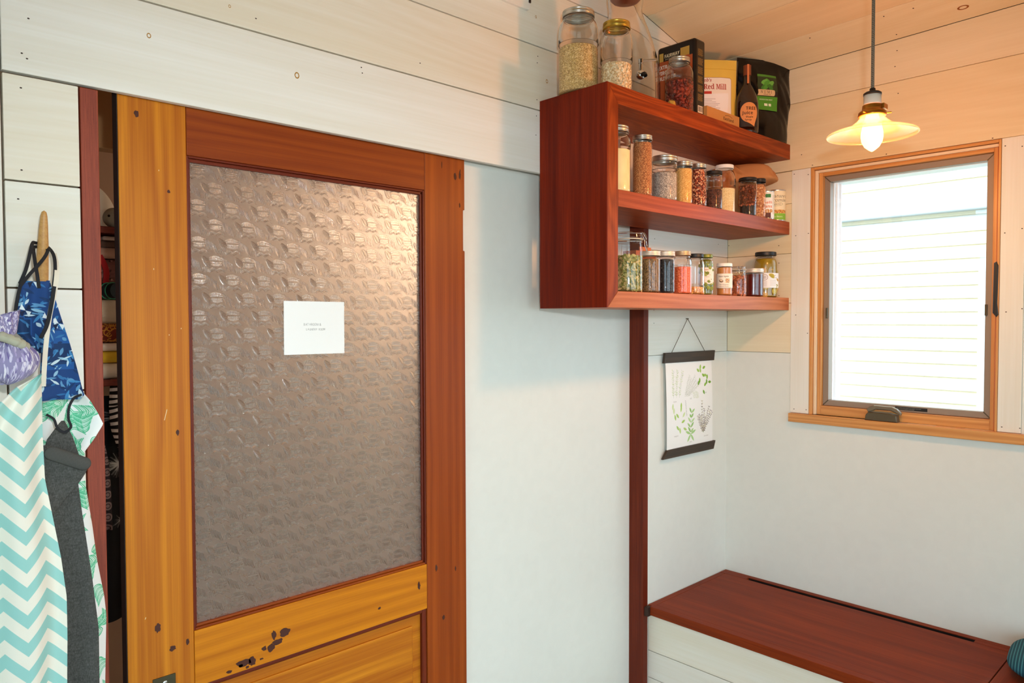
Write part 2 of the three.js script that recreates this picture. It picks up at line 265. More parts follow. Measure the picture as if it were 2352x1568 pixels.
{ // walls behind the camera with wide glazing
  const w = struct('wall_front');
  add(w, 'panel', [bx(LX - 0.15, -1.35, 0, 4.1, FZ, FZ + 0.12, 1, 0), bx(2.6, WX + 0.15, 0, 3.4, FZ, FZ + 0.12, 1, 0), bx(-1.35, 2.6, 2.24, 4.1, FZ, FZ + 0.12, 1, 0), bx(-1.35, 2.6, 0, 0.12, FZ, FZ + 0.12, 1, 0)], M.panel);
  const l = struct('wall_left');
  add(l, 'panel', [bx(LX - 0.12, LX, 0, 4.1, WZ - 0.15, 0.1, 1, 0), bx(LX - 0.12, LX, 0, 4.1, 2.4, FZ + 0.15, 1, 0), bx(LX - 0.12, LX, 2.24, 4.1, 0.1, 2.4, 1, 0), bx(LX - 0.12, LX, 0, 0.3, 0.1, 2.4, 1, 0)], M.panel);
  const d = struct('window_3');
  const bars = []; for (const x of [-1.35, -0.36, 0.6, 1.58, 2.54]) bars.push(bx(x, x + 0.06, 0.12, 2.24, FZ + 0.02, FZ + 0.08, 1)); for (const y of [0.12, 2.18]) bars.push(bx(-1.35, 2.6, y, y + 0.06, FZ + 0.02, FZ + 0.08, 0));
  add(d, 'window_frame', bars, M.pine); add(d, 'glass', bx(-1.33, 2.58, 0.14, 2.22, FZ + 0.045, FZ + 0.047, 0, 0), M.pane);
  const e = struct('window_4');
  const b2 = []; for (const z of [0.1, 0.84, 1.6, 2.34]) b2.push(bx(LX - 0.08, LX - 0.02, 0.3, 2.24, z, z + 0.06, 1)); for (const y of [0.3, 2.18]) b2.push(bx(LX - 0.08, LX - 0.02, y, y + 0.06, 0.1, 2.4, 2));
  add(e, 'window_frame', b2, M.pine); add(e, 'glass', bx(LX - 0.052, LX - 0.05, 0.3, 2.24, 0.12, 2.38, 0, 0), M.pane);
  const f = struct('window_2');
  add(f, 'window_frame', [bx(WX, WX + 0.12, 0.9, 0.95, 0.35, 1.45, 2), bx(WX, WX + 0.12, 2.19, 2.2425, 0.35, 1.45, 2), bx(WX, WX + 0.12, 0.95, 2.19, 0.35, 0.4, 1), bx(WX, WX + 0.12, 0.95, 2.19, 1.4, 1.45, 1)], M.pine);
  add(f, 'glass', bx(WX + 0.06, WX + 0.062, 0.95, 2.19, 0.4, 1.4, 2, 0), M.pane);
}
{ // unseen slab behind the camera, added to keep daylight off the upper walls
  const l = struct('light_block_loft'); for (let i = 0, x = LX + 0.002; x < WX - 0.05; x += 0.2, i++) add(l, 'plank', bx(x, Math.min(x + 0.198, WX - 0.002), 2.2, 2.22, 0.32, FZ, 2, 0.001), M.plank[i % 3]);
  add(l, 'light_block_edge', bx(LX + 0.002, WX - 0.002, 2.195, 2.37, 0.25, 0.32, 0, 0.003), M.plank[0]); add(l, 'light_block_core', bx(LX + 0.002, WX - 0.002, 2.2205, 2.35, 0.3205, FZ, 0, 0), M.core);
}
{ // the window in view
  const w = struct('window_1'), fr = (z0, z1, y0, y1, d, x0, x1, m, name) => add(w, name, [bx(x0, x1, y0, y1, z0, z0 + d[0], 1), bx(x0, x1, y0, y1, z1 - d[1], z1, 1), bx(x0, x1, y1 - d[2], y1, z0 + d[0], z1 - d[1], 2), ...(d[3] ? [bx(x0, x1, y0, y0 + d[3], z0 + d[0], z1 - d[1], 2)] : [])], m);
  fr(-1.4065, -0.7115, 1.187, 2.2415, [0.013, 0.008, 0.011, 0], WX - 0.003, WX + 0.148, M.pine, 'jamb');
  fr(-1.393, -0.72, 1.187, 2.229, [0.012, 0.004, 0.011, 0], WX + 0.009, WX + 0.14, M.pineCream, 'bevel_sheen');  // pale colour paints in the light reflected off the recessed bevel
  fr(-1.380, -0.725, 1.187, 2.218, [0.016, 0.014, 0.015, 0.039], WX + 0.018, WX + 0.13, M.pine, 'stop');
  const side = bx(WX + 0.006, WX + 0.018, 1.187, 2.218, -0.7245, -0.7195, 1); add(w, 'stop_edge', side, M.pineRed);
  // sash: mitred bronze members
  const sash = new THREE.Group(); sash.name = 'sash'; w.add(sash);
  const z0 = -1.3635, z1 = -0.7405, y0 = 1.227, y1 = 2.202, t = 0.0235, X0 = WX + 0.038, X1 = WX + 0.07;
  const mem = (poly) => { const g = extr(poly, X1 - X0, 0, 0.001); g.rotateY(-Math.PI / 2); g.translate(X1, 0, 0); return g; };
  const k = 0.0014;
  add(sash, 'sash_stile', mem([[z0, y0 + k], [z0 + t, y0 + t + k], [z0 + t, y1 - t - k], [z0, y1 - k]]), M.bronze);
  add(sash, 'sash_stile', mem([[z1, y0 + k], [z1, y1 - k], [z1 - t, y1 - t - k], [z1 - t, y0 + t + k]]), M.bronze);
  add(sash, 'sash_rail', mem([[z0 + k, y0], [z1 - k, y0], [z1 - t - k, y0 + t], [z0 + t + k, y0 + t]]), M.bronze);
  add(sash, 'sash_rail', mem([[z0 + k, y1], [z0 + t + k, y1 - t], [z1 - t - k, y1 - t], [z1 - k, y1]]), M.bronze);
  for (const [a, b] of [[z0, y0], [z0, y1], [z1, y0], [z1, y1]]) { const g = new THREE.BoxGeometry(0.006, 0.004, 0.034); g.rotateX((a === z0) === (b === y0) ? -Math.PI / 4 : Math.PI / 4); g.translate(X0 + 0.0025, b + (b === y0 ? t / 2 : -t / 2), a + (a === z0 ? t / 2 : -t / 2)); add(sash, 'corner_joint', g, M.bronzeDark); }
  add(w, 'glass', bx(WX + 0.052, WX + 0.054, y0 + t - 0.002, y1 - t + 0.002, z0 + t - 0.002, z1 - t + 0.002, 1, 0), M.pane);
  add(w, 'outer_frame', [bx(WX + 0.072, WX + 0.15, y0, y1, z0 - 0.01, z0 + t + 0.003, 1), bx(WX + 0.072, WX + 0.15, y0, y1, z1 - t - 0.003, z1 + 0.01, 1), bx(WX + 0.072, WX + 0.15, y1 - t - 0.002, y1 + 0.01, z0, z1, 2), bx(WX + 0.072, WX + 0.15, y0 - 0.01, y0 + t, z0, z1, 2)], M.vinyl);
  add(w, 'screen_edge', [bx(WX + 0.085, WX + 0.094, y0 + t, y1 - t, z0 + t + 0.003, z0 + t + 0.012, 1), bx(WX + 0.11, WX + 0.118, y0 + t, y1 - t, z0 + t + 0.003, z0 + t + 0.017, 1)], M.vinyl);
  add(w, 'window_stool', bx(WX - 0.024, WX + 0.05, 1.15, 1.187, -1.4885, -0.45, 2, 0.002), M.pine);
  // crank, label and lock
  const cr = new THREE.Group(); cr.name = 'crank_handle'; w.add(cr);
  const base = extr([[-0.062, 0], [0.062, 0], [0.058, 0.028], [0.03, 0.034], [-0.048, 0.034], [-0.058, 0.022]], 0.034, 0, 0.003); base.rotateY(-Math.PI / 2); base.translate(WX + 0.016, 1.187, -1.107); add(cr, 'base', base, M.bronzeDark);
  const arm = extr([[-0.056, 0.04], [-0.046, 0.052], [-0.03, 0.058], [0.04, 0.057], [0.058, 0.05], [0.074, 0.034], [0.072, 0.026], [0.052, 0.036], [0.034, 0.043], [-0.02, 0.043], [-0.032, 0.036], [-0.05, 0.03]], 0.02, 0, 0.003); arm.rotateY(-Math.PI / 2); arm.translate(WX + 0.006, 1.19, -1.107); add(cr, 'arm', arm, M.crank);
  const lt = canvasTex(512, 48, (x, W, H) => { x.fillStyle = '#141414'; x.fillRect(0, 0, W, H); x.fillStyle = '#d8d4c8'; x.font = '13px sans-serif'; x.fillText('Keep all children and pets away from open windows. Insect screens', 20, 20); x.fillText('will not stop them from falling out of the window', 20, 38); }, { wrap: false });
  const lab = new THREE.PlaneGeometry(0.118, 0.013); lab.rotateY(-Math.PI / 2); lab.translate(X0 - 0.0006, 1.2395, -1.012); add(w, 'warning_label', lab, std({ map: lt, roughness: 0.5 }));
  const lk = extr([[-0.008, -0.085], [0.004, -0.1], [0.01, -0.092], [0.006, -0.05], [0.008, 0.085], [0.002, 0.1], [-0.006, 0.095]], 0.012, 0, 0.002); lk.rotateY(-Math.PI / 2); lk.translate(WX + 0.004, 1.703, -0.722); add(w, 'lock_lever', lk, M.black);
  add(w, 'latch', [bx(WX + 0.03, WX + 0.052, 1.608, 1.65, -0.764, -0.756, 1, 0.002)], M.bronzeDark);
  add(w, 'latch', [bx(WX + 0.03, WX + 0.052, 1.6, 1.645, -1.352, -1.344, 1, 0.002)], M.bronzeDark);
}
{ // outdoors: ground and the neighbouring house seen through the window
  const gr = struct('ground'); const g = new THREE.PlaneGeometry(80, 80); g.rotateX(-Math.PI / 2); g.translate(0, -0.5, 0); add(gr, 'gravel', g, std({ map: dataTex(256, 256, (u, v) => { const n = 40 * (pn(u * 60, v * 60, 60, 60, 2) - 0.5) + 20 * (pn(u * 9, v * 9, 9, 9, 3) - 0.5); return [150 + n, 148 + n, 138 + n]; }), roughness: 0.95 }));
  const h = thing('neighbour_house', 'cream clapboard house seen through the window, white corner board at its right', 'house', [6.2, 0, 0]);
  const sid = std({ color: S(250, 234, 200), roughness: 0.7 }), trimW = std({ color: S(244, 244, 242), roughness: 0.6 });
  const lap = (y, z0, z1) => { const s = [[0, 0], [-0.015, 0], [-0.002, 0.104], [0, 0.104]]; const q = extr(s, z1 - z0, 2, 0); q.translate(0, y, z0); return q; };
  for (let i = 0; i < 30; i++) { const y = -0.42 + i * 0.0985; if (y > 2.33) break; add(h, 'clapboard', lap(y, -7, y > 1.98 ? -1.4 : -1.545), sid); }
  for (let i = 0; i < 14; i++) add(h, 'clapboard', lap(2.53 + i * 0.0985, -7, -1.2), sid);
  add(h, 'corner_board', bx(-0.022, 0, -0.5, 2.03, -1.545, -1.48, 1), trimW);
  add(h, 'eave_shade_board', bx(-0.02, 0.0, 2.36, 2.53, -7, -1.57, 2), std({ color: S(216, 204, 176), roughness: 0.7 }));  // darker colour paints in the shadow under the eave
  add(h, 'frieze_end', bx(-0.024, 0.0, 2.36, 2.53, -1.57, -1.45, 2), trimW);
  const pipe = new THREE.CylinderGeometry(0.014, 0.014, 5.6, 12); pipe.rotateX(Math.PI / 2); pipe.translate(-0.05, 2.395, -4.2); add(h, 'conduit', pipe, std({ color: S(176, 176, 172), roughness: 0.5 }));
  add(h, 'wall', bx(0.001, 4, -0.5, 5.2, -7, -1.2, 1, 0), trimW);
}
// ---------------------------------------------------------------- sliding door behind the header board
{
  const d = struct('door_1'); const z0 = -1.8655, z1 = -1.832, L = 0.5125, R = 1.5365, IL = 0.664, IR = 1.377;
  add(d, 'stile', extr([[L, 0.03], [IL, 0.03], [IL, 2.17], [L, 2.17]], z1 - z0, 1, 0.002).translate(0, 0, z0), M.firAmber, 'amber left stile');
  add(d, 'stile', extr([[IR, 0.03], [R, 0.03], [R, 1.82], [R - 0.006, 1.822], [R - 0.006, 1.951], [R, 1.953], [R, 2.17], [IR, 2.17]], z1 - z0, 1, 0.002).translate(0, 0, z0), M.firBrown, 'brown right stile with hinge notch');
  add(d, 'top_rail', bx(IL + 0.0008, IR - 0.0008, 1.998, 2.17, z0, z1 - 0.001, 0, 0.0015), M.firRed, 'reddish top rail');
  const lock = add(d, 'lock_rail', bx(IL + 0.0008, IR - 0.0008, 0.696, 0.836, z0, z1 - 0.001, 0, 0.0015), M.firRail, 'golden lock rail with dark stains');
  add(d, 'bottom_rail', bx(IL + 0.0008, IR - 0.0008, 0.03, 0.24, z0, z1 - 0.001, 0, 0.0015), M.firRail);
  add(d, 'door_edge', bx(L - 0.0012, L + 0.0005, 0.03, 2.17, z0, z1 - 0.0005, 1, 0), M.firEdge);
  // glazing bead: stepped mouldings
  const bead = (x0, x1, y0, y1, ax) => [bx(x0, x1, y0, y1, z0 + 0.004, z1 - 0.003, ax, 0.002, 2)];
  const gx0 = IL + 0.0105, gx1 = IR - 0.0135, gy0 = 0.849, gy1 = 1.983;
  add(d, 'glazing_bead', [...bead(IL, IL + 0.005, 0.836, 1.998, 1), bx(IL + 0.005, gx0, 0.84, 1.993, z0 + 0.004, z1 - 0.008, 1, 0.002, 2)], M.firDark);
  add(d, 'glazing_bead', [...bead(IR - 0.006, IR, 0.836, 1.998, 1), bx(gx1, IR - 0.006, 0.84, 1.993, z0 + 0.004, z1 - 0.008, 1, 0.002, 2)], M.firDark);
  add(d, 'glazing_bead', [...bead(IL + 0.005, IR - 0.006, 1.992, 1.998, 0), bx(IL + 0.006, IR - 0.006, gy1, 1.992, z0 + 0.004, z1 - 0.008, 0, 0.002, 2)], M.firDark);
  add(d, 'glazing_bead', [...bead(IL + 0.005, IR - 0.006, 0.836, 0.842, 0), bx(IL + 0.006, IR - 0.006, 0.842, gy0, z0 + 0.004, z1 - 0.008, 0, 0.002, 2)], M.firRed, 'worn lower bead');
  // pressed glass: feathered leaf relief
  const relief = (rough) => (x, W, H) => {      // height of the relief, or (rough) how frosted the glass is: the ground is stippled, the sprays are clear
    x.fillStyle = rough ? '#ffffff' : '#585858'; x.fillRect(0, 0, W, H); const r = rng(5); x.lineCap = 'round';
    const line = (g, w, p) => { x.strokeStyle = g; x.lineWidth = w; x.beginPath(); x.moveTo(p[0], p[1]); x.quadraticCurveTo(p[2], p[3], p[4], p[5]); x.stroke(); };
    for (let i = 0; i < 5200; i++) { const cx = r() * W, cy = r() * H, g = 40 + Math.floor(r() * 120), a = r(), b = r(); if (!rough) line(`rgb(${g},${g},${g})`, 6, [cx, cy, cx + 8, cy + 9, cx + 16 + a * 14, cy + 18 + b * 10]); }
    const stroke = (g, w, p) => { if (rough) return line('#181818', w * 1.15, p); const top = parseInt(g.slice(1, 3), 16); for (let n = 0; n < 5; n++) { const v = Math.round(lerp(88, top, (n + 1) / 5)); line(`rgb(${v},${v},${v})`, w * (1.25 - n * 0.24), p); } };
    // one spray: a ribbed shell, slanting blades, a barbed leaf and two low bows of ticks
    const spray = (ox, oy, seed) => { const q = rng(seed); x.save(); x.translate(ox, oy);
      for (let row = 0; row < 4; row++) for (let k = 0; k < 17; k++) { const u = k / 16, px = -190 + u * 370 + row * 9, py = -150 + row * 62 + Math.sin(u * 3.1) * -34 * (row < 2 ? 1 : -0.7), l = 25 * Math.sin(Math.PI * (0.12 + 0.78 * u)) + 6; stroke(k % 2 ? '#fafafa' : '#c4c4c4', 18, [px, py - l, px + 6 + q() * 6, py, px + 2, py + l]); }
      for (let k = 0; k < 8; k++) { const px = 200 + k * 44, py = -190 + k * 26 + q() * 20, L = 230 + q() * 80; stroke('#f6f6f6', 25, [px, py, px + 26, py + L * 0.5, px + 84, py + L]); }
      for (let k = 0; k < 11; k++) { const t = k / 10, px = -410 + t * 190, py = -180 + t * 250, l = 98 * Math.sin(Math.PI * (0.14 + 0.78 * t)) + 12; stroke('#f0f0f0', 18, [px, py, px + l * 0.6, py - l * 0.35, px + l * 1.15, py - l * 0.1]); stroke('#e0e0e0', 18, [px, py, px - l * 0.25, py + l * 0.4, px - l * 0.2, py + l]); }
      for (let k = 0; k < 20; k++) { const u = k / 19, px = -210 + u * 470, py = 190 - Math.abs(Math.sin(u * 6.28)) * 60; stroke(k % 2 ? '#f8f8f8' : '#d8d8d8', 18, [px, py, px + 12, py + 26, px - 8, py + 58]); stroke('#e4e4e4', 15, [px, py + 66, px + 16, py + 84, px + 42, py + 92]); }
      for (let k = 0; k < 5; k++) stroke('#ececec', 22, [-400 + k * 44, 120 - k * 10, -380 + k * 50, 190, -420 + k * 60, 262]);
      x.restore(); };
    for (const [px, py, sd] of [[280, 270, 1], [792, 800, 2]]) for (const ox of [-W, 0, W]) for (const oy of [-H, 0, H]) spray(px + ox, py + oy, sd);
  };
  const rep = [1 / 0.083, 1 / 0.0905], feather = canvasTex(1024, 1060, relief(false), { srgb: false, rep }), frost = canvasTex(1024, 1060, relief(true), { srgb: false, rep });
  const pane = phy({ color: S(236, 220, 204), transmission: 0.9, roughness: 0.85, roughnessMap: frost, thickness: 0.004, ior: 1.52, bumpMap: feather, bumpScale: 0.0007 });
  add(d, 'textured_glass', bx(gx0 - 0.002, gx1 + 0.002, gy0 - 0.002, gy1 + 0.002, -1.851, -1.846, 0, 0), pane, 'pressed leaf-pattern glass');
  // lower panel, raised and fielded
  add(d, 'lower_panel', [bx(IL + 0.001, IR - 0.001, 0.24, 0.695, z0 + 0.006, z1 - 0.016, 0, 0), bx(IL + 0.055, IR - 0.05, 0.29, 0.652, z0 + 0.01, z1 - 0.010, 0, 0.003)], M.firAmber);
  add(d, 'panel_moulding', [bx(IL, IL + 0.016, 0.24, 0.697, z0, z1 - 0.004, 1, 0.004, 2), bx(IR - 0.018, IR, 0.24, 0.697, z0, z1 - 0.004, 1, 0.004, 2), bx(IL + 0.016, IR - 0.018, 0.684, 0.697, z0, z1 - 0.003, 0, 0.004, 2), bx(IL + 0.016, IR - 0.018, 0.24, 0.254, z0, z1 - 0.004, 0, 0.004, 2)], M.firDark);
  const lp = add(d, 'lock_plate', bx(0.566, 0.618, 0.57, 0.749, z1 - 0.0015, z1 + 0.003, 1, 0.001), std({ color: S(84, 78, 56), roughness: 0.45, metalness: 0.7 }));
  const scr = new THREE.SphereGeometry(0.0055, 14, 8); scr.scale(1, 1, 0.4); scr.translate(0.593, 0.734, z1 + 0.003); add(lp, 'screw', scr, M.chrome);
  // old stains and dents: matter with outlines
  const r = rng(15), blot = (cx, cy, rx, ry, k, z) => { const p = []; for (let i = 0; i < 14; i++) { const a = i / 14 * 6.283, q = 0.95 + 0.6 * r(); p.push([cx + Math.cos(a) * rx * q, cy + Math.sin(a) * ry * q]); } const g = extr(p, 0.0005, 0, 0); g.translate(0, 0, z); return g; };
  const st = []; for (const [x, y, a, b] of [[0.788, 0.716, 0.016, 0.008], [0.81, 0.713, 0.009, 0.009], [0.779, 0.712, 0.005, 0.003], [0.835, 0.712, 0.004, 0.002], [0.843, 0.737, 0.005, 0.005], [0.862, 0.733, 0.008, 0.008], [0.88, 0.742, 0.012, 0.007], [0.87, 0.765, 0.005, 0.01], [0.902, 0.762, 0.012, 0.009], [0.75, 0.706, 0.006, 0.003], [0.797, 0.703, 0.004, 0.003], [1.345, 0.776, 0.004, 0.009], [1.20, 0.745, 0.004, 0.003]]) st.push(blot(x, y, a, b, 0, z1 - 0.0009));
  for (const [x, y, a, b] of [[0.553, 2.075, 0.004, 0.006], [0.621, 1.905, 0.003, 0.003], [0.633, 1.33, 0.003, 0.006], [0.58, 0.87, 0.005, 0.009], [0.613, 0.81, 0.006, 0.005], [0.648, 0.815, 0.003, 0.006], [1.497, 2.056, 0.004, 0.008], [1.516, 2.064, 0.003, 0.012], [1.443, 2.084, 0.001, 0.009], [1.515, 1.965, 0.002, 0.006], [1.412, 0.815, 0.003, 0.008], [1.49, 0.795, 0.002, 0.006], [1.44, 0.65, 0.004, 0.006]]) st.push(blot(x, y, a, b, 0, z1 + 0.0001));
  add(d, 'stain', st, std({ color: S(70, 26, 8), roughness: 0.6 }), 'dark old stains', 'stuff');
}
{ // pale scratches on the left stile
  const sc = []; for (const [x, y, l, a] of [[0.606, 1.375, 0.026, 0.25], [0.585, 1.72, 0.004, 0], [0.617, 1.565, 0.003, 0], [0.553, 0.9, 0.005, 0.4], [0.645, 1.58, 0.003, 0], [0.6, 1.952, 0.003, 0]]) { const g = bx(-0.0007, 0.0007, -l / 2, l / 2, -0.0001, 0.0003, 1, 0); g.rotateZ(-a); g.translate(x, y, -1.832); sc.push(g); }
  const door = scene.children.find((c) => c.name === 'door_1'); add(door, 'scratch', sc, std({ color: S(236, 210, 160), roughness: 0.7 }), 'pale scratches', 'stuff');
}
{ // paper note on the glass
  const t = canvasTex(768, 620, (x, W, H) => {
    x.fillStyle = '#f6f7f4'; x.fillRect(0, 0, W, H); const r = rng(3);
    const write = (s, px, py, h) => { x.font = `${h}px sans-serif`; for (const ch of s) { x.save(); x.translate(px, py + (r() - 0.5) * 3); x.rotate((r() - 0.5) * 0.12); x.scale(0.8, 1); x.strokeStyle = x.fillStyle = `rgba(70,74,70,${0.55 + r() * 0.4})`; x.fillText(ch, 0, 0); x.restore(); px += h * (ch === ' ' ? 0.35 : 0.62); } };
    write('BATHROOM &', 240, 284, 38); write('LAUNDRY ROOM', 270, 340, 34);
  }, { wrap: false });
  const m = new THREE.Group(); m.name = numbered('note_card'); m.position.set(1.006, 1.578, -1.8445); m.rotation.z = -0.005; scene.add(m);
  tag(m, 'white paper card handwritten bathroom and laundry room, stuck on the door glass', 'card');
  add(m, 'paper', bx(-0.0915, 0.0915, -0.0725, 0.0725, 0, 0.0008, 0, 0), std({ color: S(246, 247, 244), roughness: 0.7 }));
  const pl = new THREE.PlaneGeometry(0.182, 0.144); pl.translate(0, 0, 0.0011); add(m, 'handwriting', pl, std({ map: t, roughness: 0.7 }));
}
// ---------------------------------------------------------------- wall shelf
const SHELF = { top: 2.356, mid: 2.021, low: 1.690 };
{
  const c = thing('wall_shelf', 'mahogany open wall shelf of three boards mounted beside the window', 'shelf');
  const x0 = 1.850, x1 = WX - 0.001, xs = 1.9075, zb = -1.799, zf = -1.5;
  add(c, 'side_panel', [extr([[-1.5, 1.637], [-1.5 - 0.299, 1.637], [-1.799, 2.356], [-1.5, 2.356]].reverse(), 0.004, 1, 0.0005).rotateY(-Math.PI / 2).translate(x0 + 0.004, 0, 0)], M.cabSide, 'dark outer face of the side');
  const sd = extr([[x0 + 0.004, 1.637], [xs, 1.692], [xs, 2.296], [x0 + 0.004, 2.356]], 0.299, 1, 0.001); sd.translate(0, 0, zb); add(c, 'side_board', sd, M.cab);
  add(c, 'light_block_strip', bx(1.93, 1.955, 1.66, 2.1, -1.8695, -1.8, 1, 0), M.cabSide);  // hidden filler, added to stop light leaking out behind the shelf
  const tp = extr([[x0 + 0.0045, 2.356], [xs + 0.0006, 2.296], [x1, 2.292], [x1, 2.356]], 0.299, 0, 0.001); tp.translate(0, 0, zb); add(c, 'top_board', tp, M.cab);
  add(c, 'middle_board', bx(xs + 0.0005, x1, 1.966, SHELF.mid, zb, zf, 0, 0.0015), M.cabMid);
  const bt = extr([[x0 + 0.0045, 1.637], [x1, 1.636], [x1, 1.690], [xs + 0.0006, 1.6905]], 0.299, 0, 0.001); bt.translate(0, 0, zb); add(c, 'bottom_board', bt, M.cabLight);
}
{ // ---------------------------------------------------------------- built-in bench under the window
  const b = thing('window_bench', 'reddish wooden bench seat with white plank front below the window', 'bench', [0, 0, 0]);
  const y = 0.416, xf = 2.474;
  add(b, 'seat_board', bx(2.5085, 3.05, y - 0.022, y, -1.770, -0.64, 2, 0.001), M.bench);
  add(b, 'front_edging', bx(xf, 2.508, y - 0.036, y + 0.0005, -1.778, -0.2, 2, 0.002), M.bench);
  add(b, 'end_strip', bx(2.4885, 3.05, y - 0.022, y - 0.0005, -1.798, -1.7715, 0, 0.001), M.bench);
  add(b, 'hinge_strip', [bx(3.078, 3.105, y - 0.022, y, -1.798, -0.2, 2, 0.001), bx(3.0515, 3.0775, y - 0.022, y, -1.798, -1.665, 2, 0.001), bx(3.0515, 3.0775, y - 0.022, y, -0.76, -0.2, 2, 0.001)], M.bench);
  add(b, 'slot_shade', [bx(3.04, 3.0779, y - 0.09, y - 0.06, -1.67, -0.755, 2, 0), bx(3.0765, 3.0779, y - 0.06, y - 0.002, -1.665, -0.76, 2, 0)], M.black);  // black boards paint in the shade down inside the slot
  add(b, 'seat_frame', bx(2.5085, 3.06, y - 0.022, y - 0.001, -0.637, -0.2, 0, 0.001), M.bench);
  add(b, 'end_block', bx(2.462, 2.4875, y - 0.04, y - 0.003, -1.7985, -1.779, 1, 0.001), std({ color: S(52, 30, 18), roughness: 0.7 }));
  for (const [a, c] of [[0.225, 0.376], [0.112, 0.222], [0.0, 0.109]]) add(b, 'plank', bx(2.4905, 2.506, a, c, -1.799, -0.2, 2, 0.0015), M.plank[a > 0.2 ? 1 : 0]);
}
{
  const p = thing('pillow', 'dark teal corded cushion at the lower right corner on the bench', 'cushion', [2.955, 0.416, -0.392], 0.12);
  const g = new THREE.SphereGeometry(1, 48, 32), q = g.attributes.position;
  for (let i = 0; i < q.count; i++) { let x = q.getX(i), y = q.getY(i), z = q.getZ(i); const sx = Math.sign(x) * Math.pow(Math.abs(x), 0.55), sz = Math.sign(z) * Math.pow(Math.abs(z), 0.55); q.setXYZ(i, sx * 0.17, 0.045 + y * 0.043, sz * 0.235); }
  g.computeVertexNormals(); const uv = g.attributes.uv; for (let i = 0; i < q.count; i++) uv.setXY(i, q.getX(i), q.getZ(i));
  const cord = canvasTex(128, 128, (x, W, H) => { x.fillStyle = '#0e4a5e'; x.fillRect(0, 0, W, H); x.strokeStyle = '#3f8796'; x.lineWidth = 22; for (const y of [32, 96]) { x.beginPath(); x.moveTo(0, y); x.lineTo(W, y); x.stroke(); } }, { rep: [60, 55] });
  add(p, 'cover', g, std({ map: cord, bumpMap: cord, bumpScale: 0.003, roughness: 0.9 }));
}
{ // white hatch at the top edge of the picture
  const h = thing('wall_hatch', 'white flush hatch with black clip high on the plank wall', 'hatch', [0, 0, 0]);
  add(h, 'cover', extr([[1.3, 2.648], [1.787, 2.648], [1.793, 2.653], [1.793, 2.9], [1.3, 2.9]], 0.012, 0, 0.001).translate(0, 0, WZ), std({ color: S(236, 234, 226), roughness: 0.5 }));
  add(h, 'clip', bx(1.786, 1.7945, 2.672, 2.71, WZ + 0.0005, WZ + 0.016, 1, 0.001), M.black);
}
{ // ---------------------------------------------------------------- pendant lamp
  const p = thing('pendant_lamp', 'pendant lamp with milk-glass shade, brass collar and glowing bulb on a striped cord', 'lamp', [2.25, 2.0844, -0.8388]); p.scale.setScalar(0.963);
  const braid = canvasTex(64, 64, (x) => { x.fillStyle = '#1c1814'; x.fillRect(0, 0, 64, 64); x.strokeStyle = '#b8a890'; x.lineWidth = 9; for (let k = -2; k < 3; k++) { x.beginPath(); x.moveTo(0, k * 32); x.lineTo(64, k * 32 + 64); x.stroke(); } }, { rep: [2, 110] });
  const top = (ceilY(2.25, -0.8388) - 2.0844) / 0.963, cg = new THREE.CylinderGeometry(0.0048, 0.0048, top - 0.186, 12, 1); cg.translate(0, 0.186 + (top - 0.186) / 2, 0); add(p, 'cord', cg, std({ map: braid, roughness: 0.8 }));
  add(p, 'cap', lathe([[0, 0.19], [0.008, 0.19], [0.009, 0.181], [0.02, 0.179], [0.0255, 0.175], [0.0255, 0.169], [0, 0.168]]), M.black);
  add(p, 'socket', lathe([[0.0, 0.17], [0.0245, 0.17], [0.0245, 0.138], [0.026, 0.132], [0, 0.131]]), std({ color: S(226, 218, 206), roughness: 0.25 }), 'white porcelain socket');
  const col = add(p, 'collar', lathe([[0.026, 0.14], [0.0275, 0.139], [0.0285, 0.130], [0.0285, 0.125], [0.034, 0.122], [0.0385, 0.118], [0.0395, 0.109], [0.038, 0.106], [0.034, 0.106]]), M.brass, 'brass collar');
  add(col, 'clamp', [bx(0.0, 0.03, 0.126, 0.141, 0.024, 0.034, 0, 0.001)], M.brass);
  for (const a of [0.9, 3.0, 5.1]) { const s = new THREE.CylinderGeometry(0.0025, 0.0025, 0.016, 10); s.rotateZ(Math.PI / 2); s.translate(0.044, 0.113, 0); s.rotateY(a); add(col, 'thumb_screw', s, M.brass); }
  const out = [[0.0335, 0.108], [0.036, 0.1], [0.045, 0.09], [0.06, 0.079], [0.08, 0.07], [0.1, 0.064], [0.118, 0.059], [0.1255, 0.055], [0.1275, 0.051]], inn = out.map(([r, y]) => [r - 0.0012, y - 0.0026]).reverse();
  add(p, 'lamp_shade', lathe([...out, ...inn], 64), phy({ color: S(255, 238, 220), transmission: 0.972, roughness: 0.2, thickness: 0, side: THREE.DoubleSide }), 'milk-glass shade');
  const bulb = add(p, 'bulb', lathe([[0, 0], [0.003, 0.001], [0.01, 0.0055], [0.021, 0.015], [0.029, 0.03], [0.0315, 0.045], [0.031, 0.058], [0.027, 0.077], [0.0215, 0.096], [0.017, 0.112], [0.0145, 0.125], [0, 0.127]], 32), std({ color: S(255, 230, 150), emissive: new THREE.Color(1.0, 0.80, 0.36), emissiveIntensity: 2.2, roughness: 0.2 }), 'glowing amber bulb');
  const L = new THREE.PointLight(new THREE.Color(1, 0.43, 0.13), LAMP_CD, 0, 2); L.position.set(2.25, 2.1345, -0.8388); L.castShadow = true; L.shadow.radius = 2.2; L.shadow.mapSize.set(2048, 2048); scene.add(L);
}
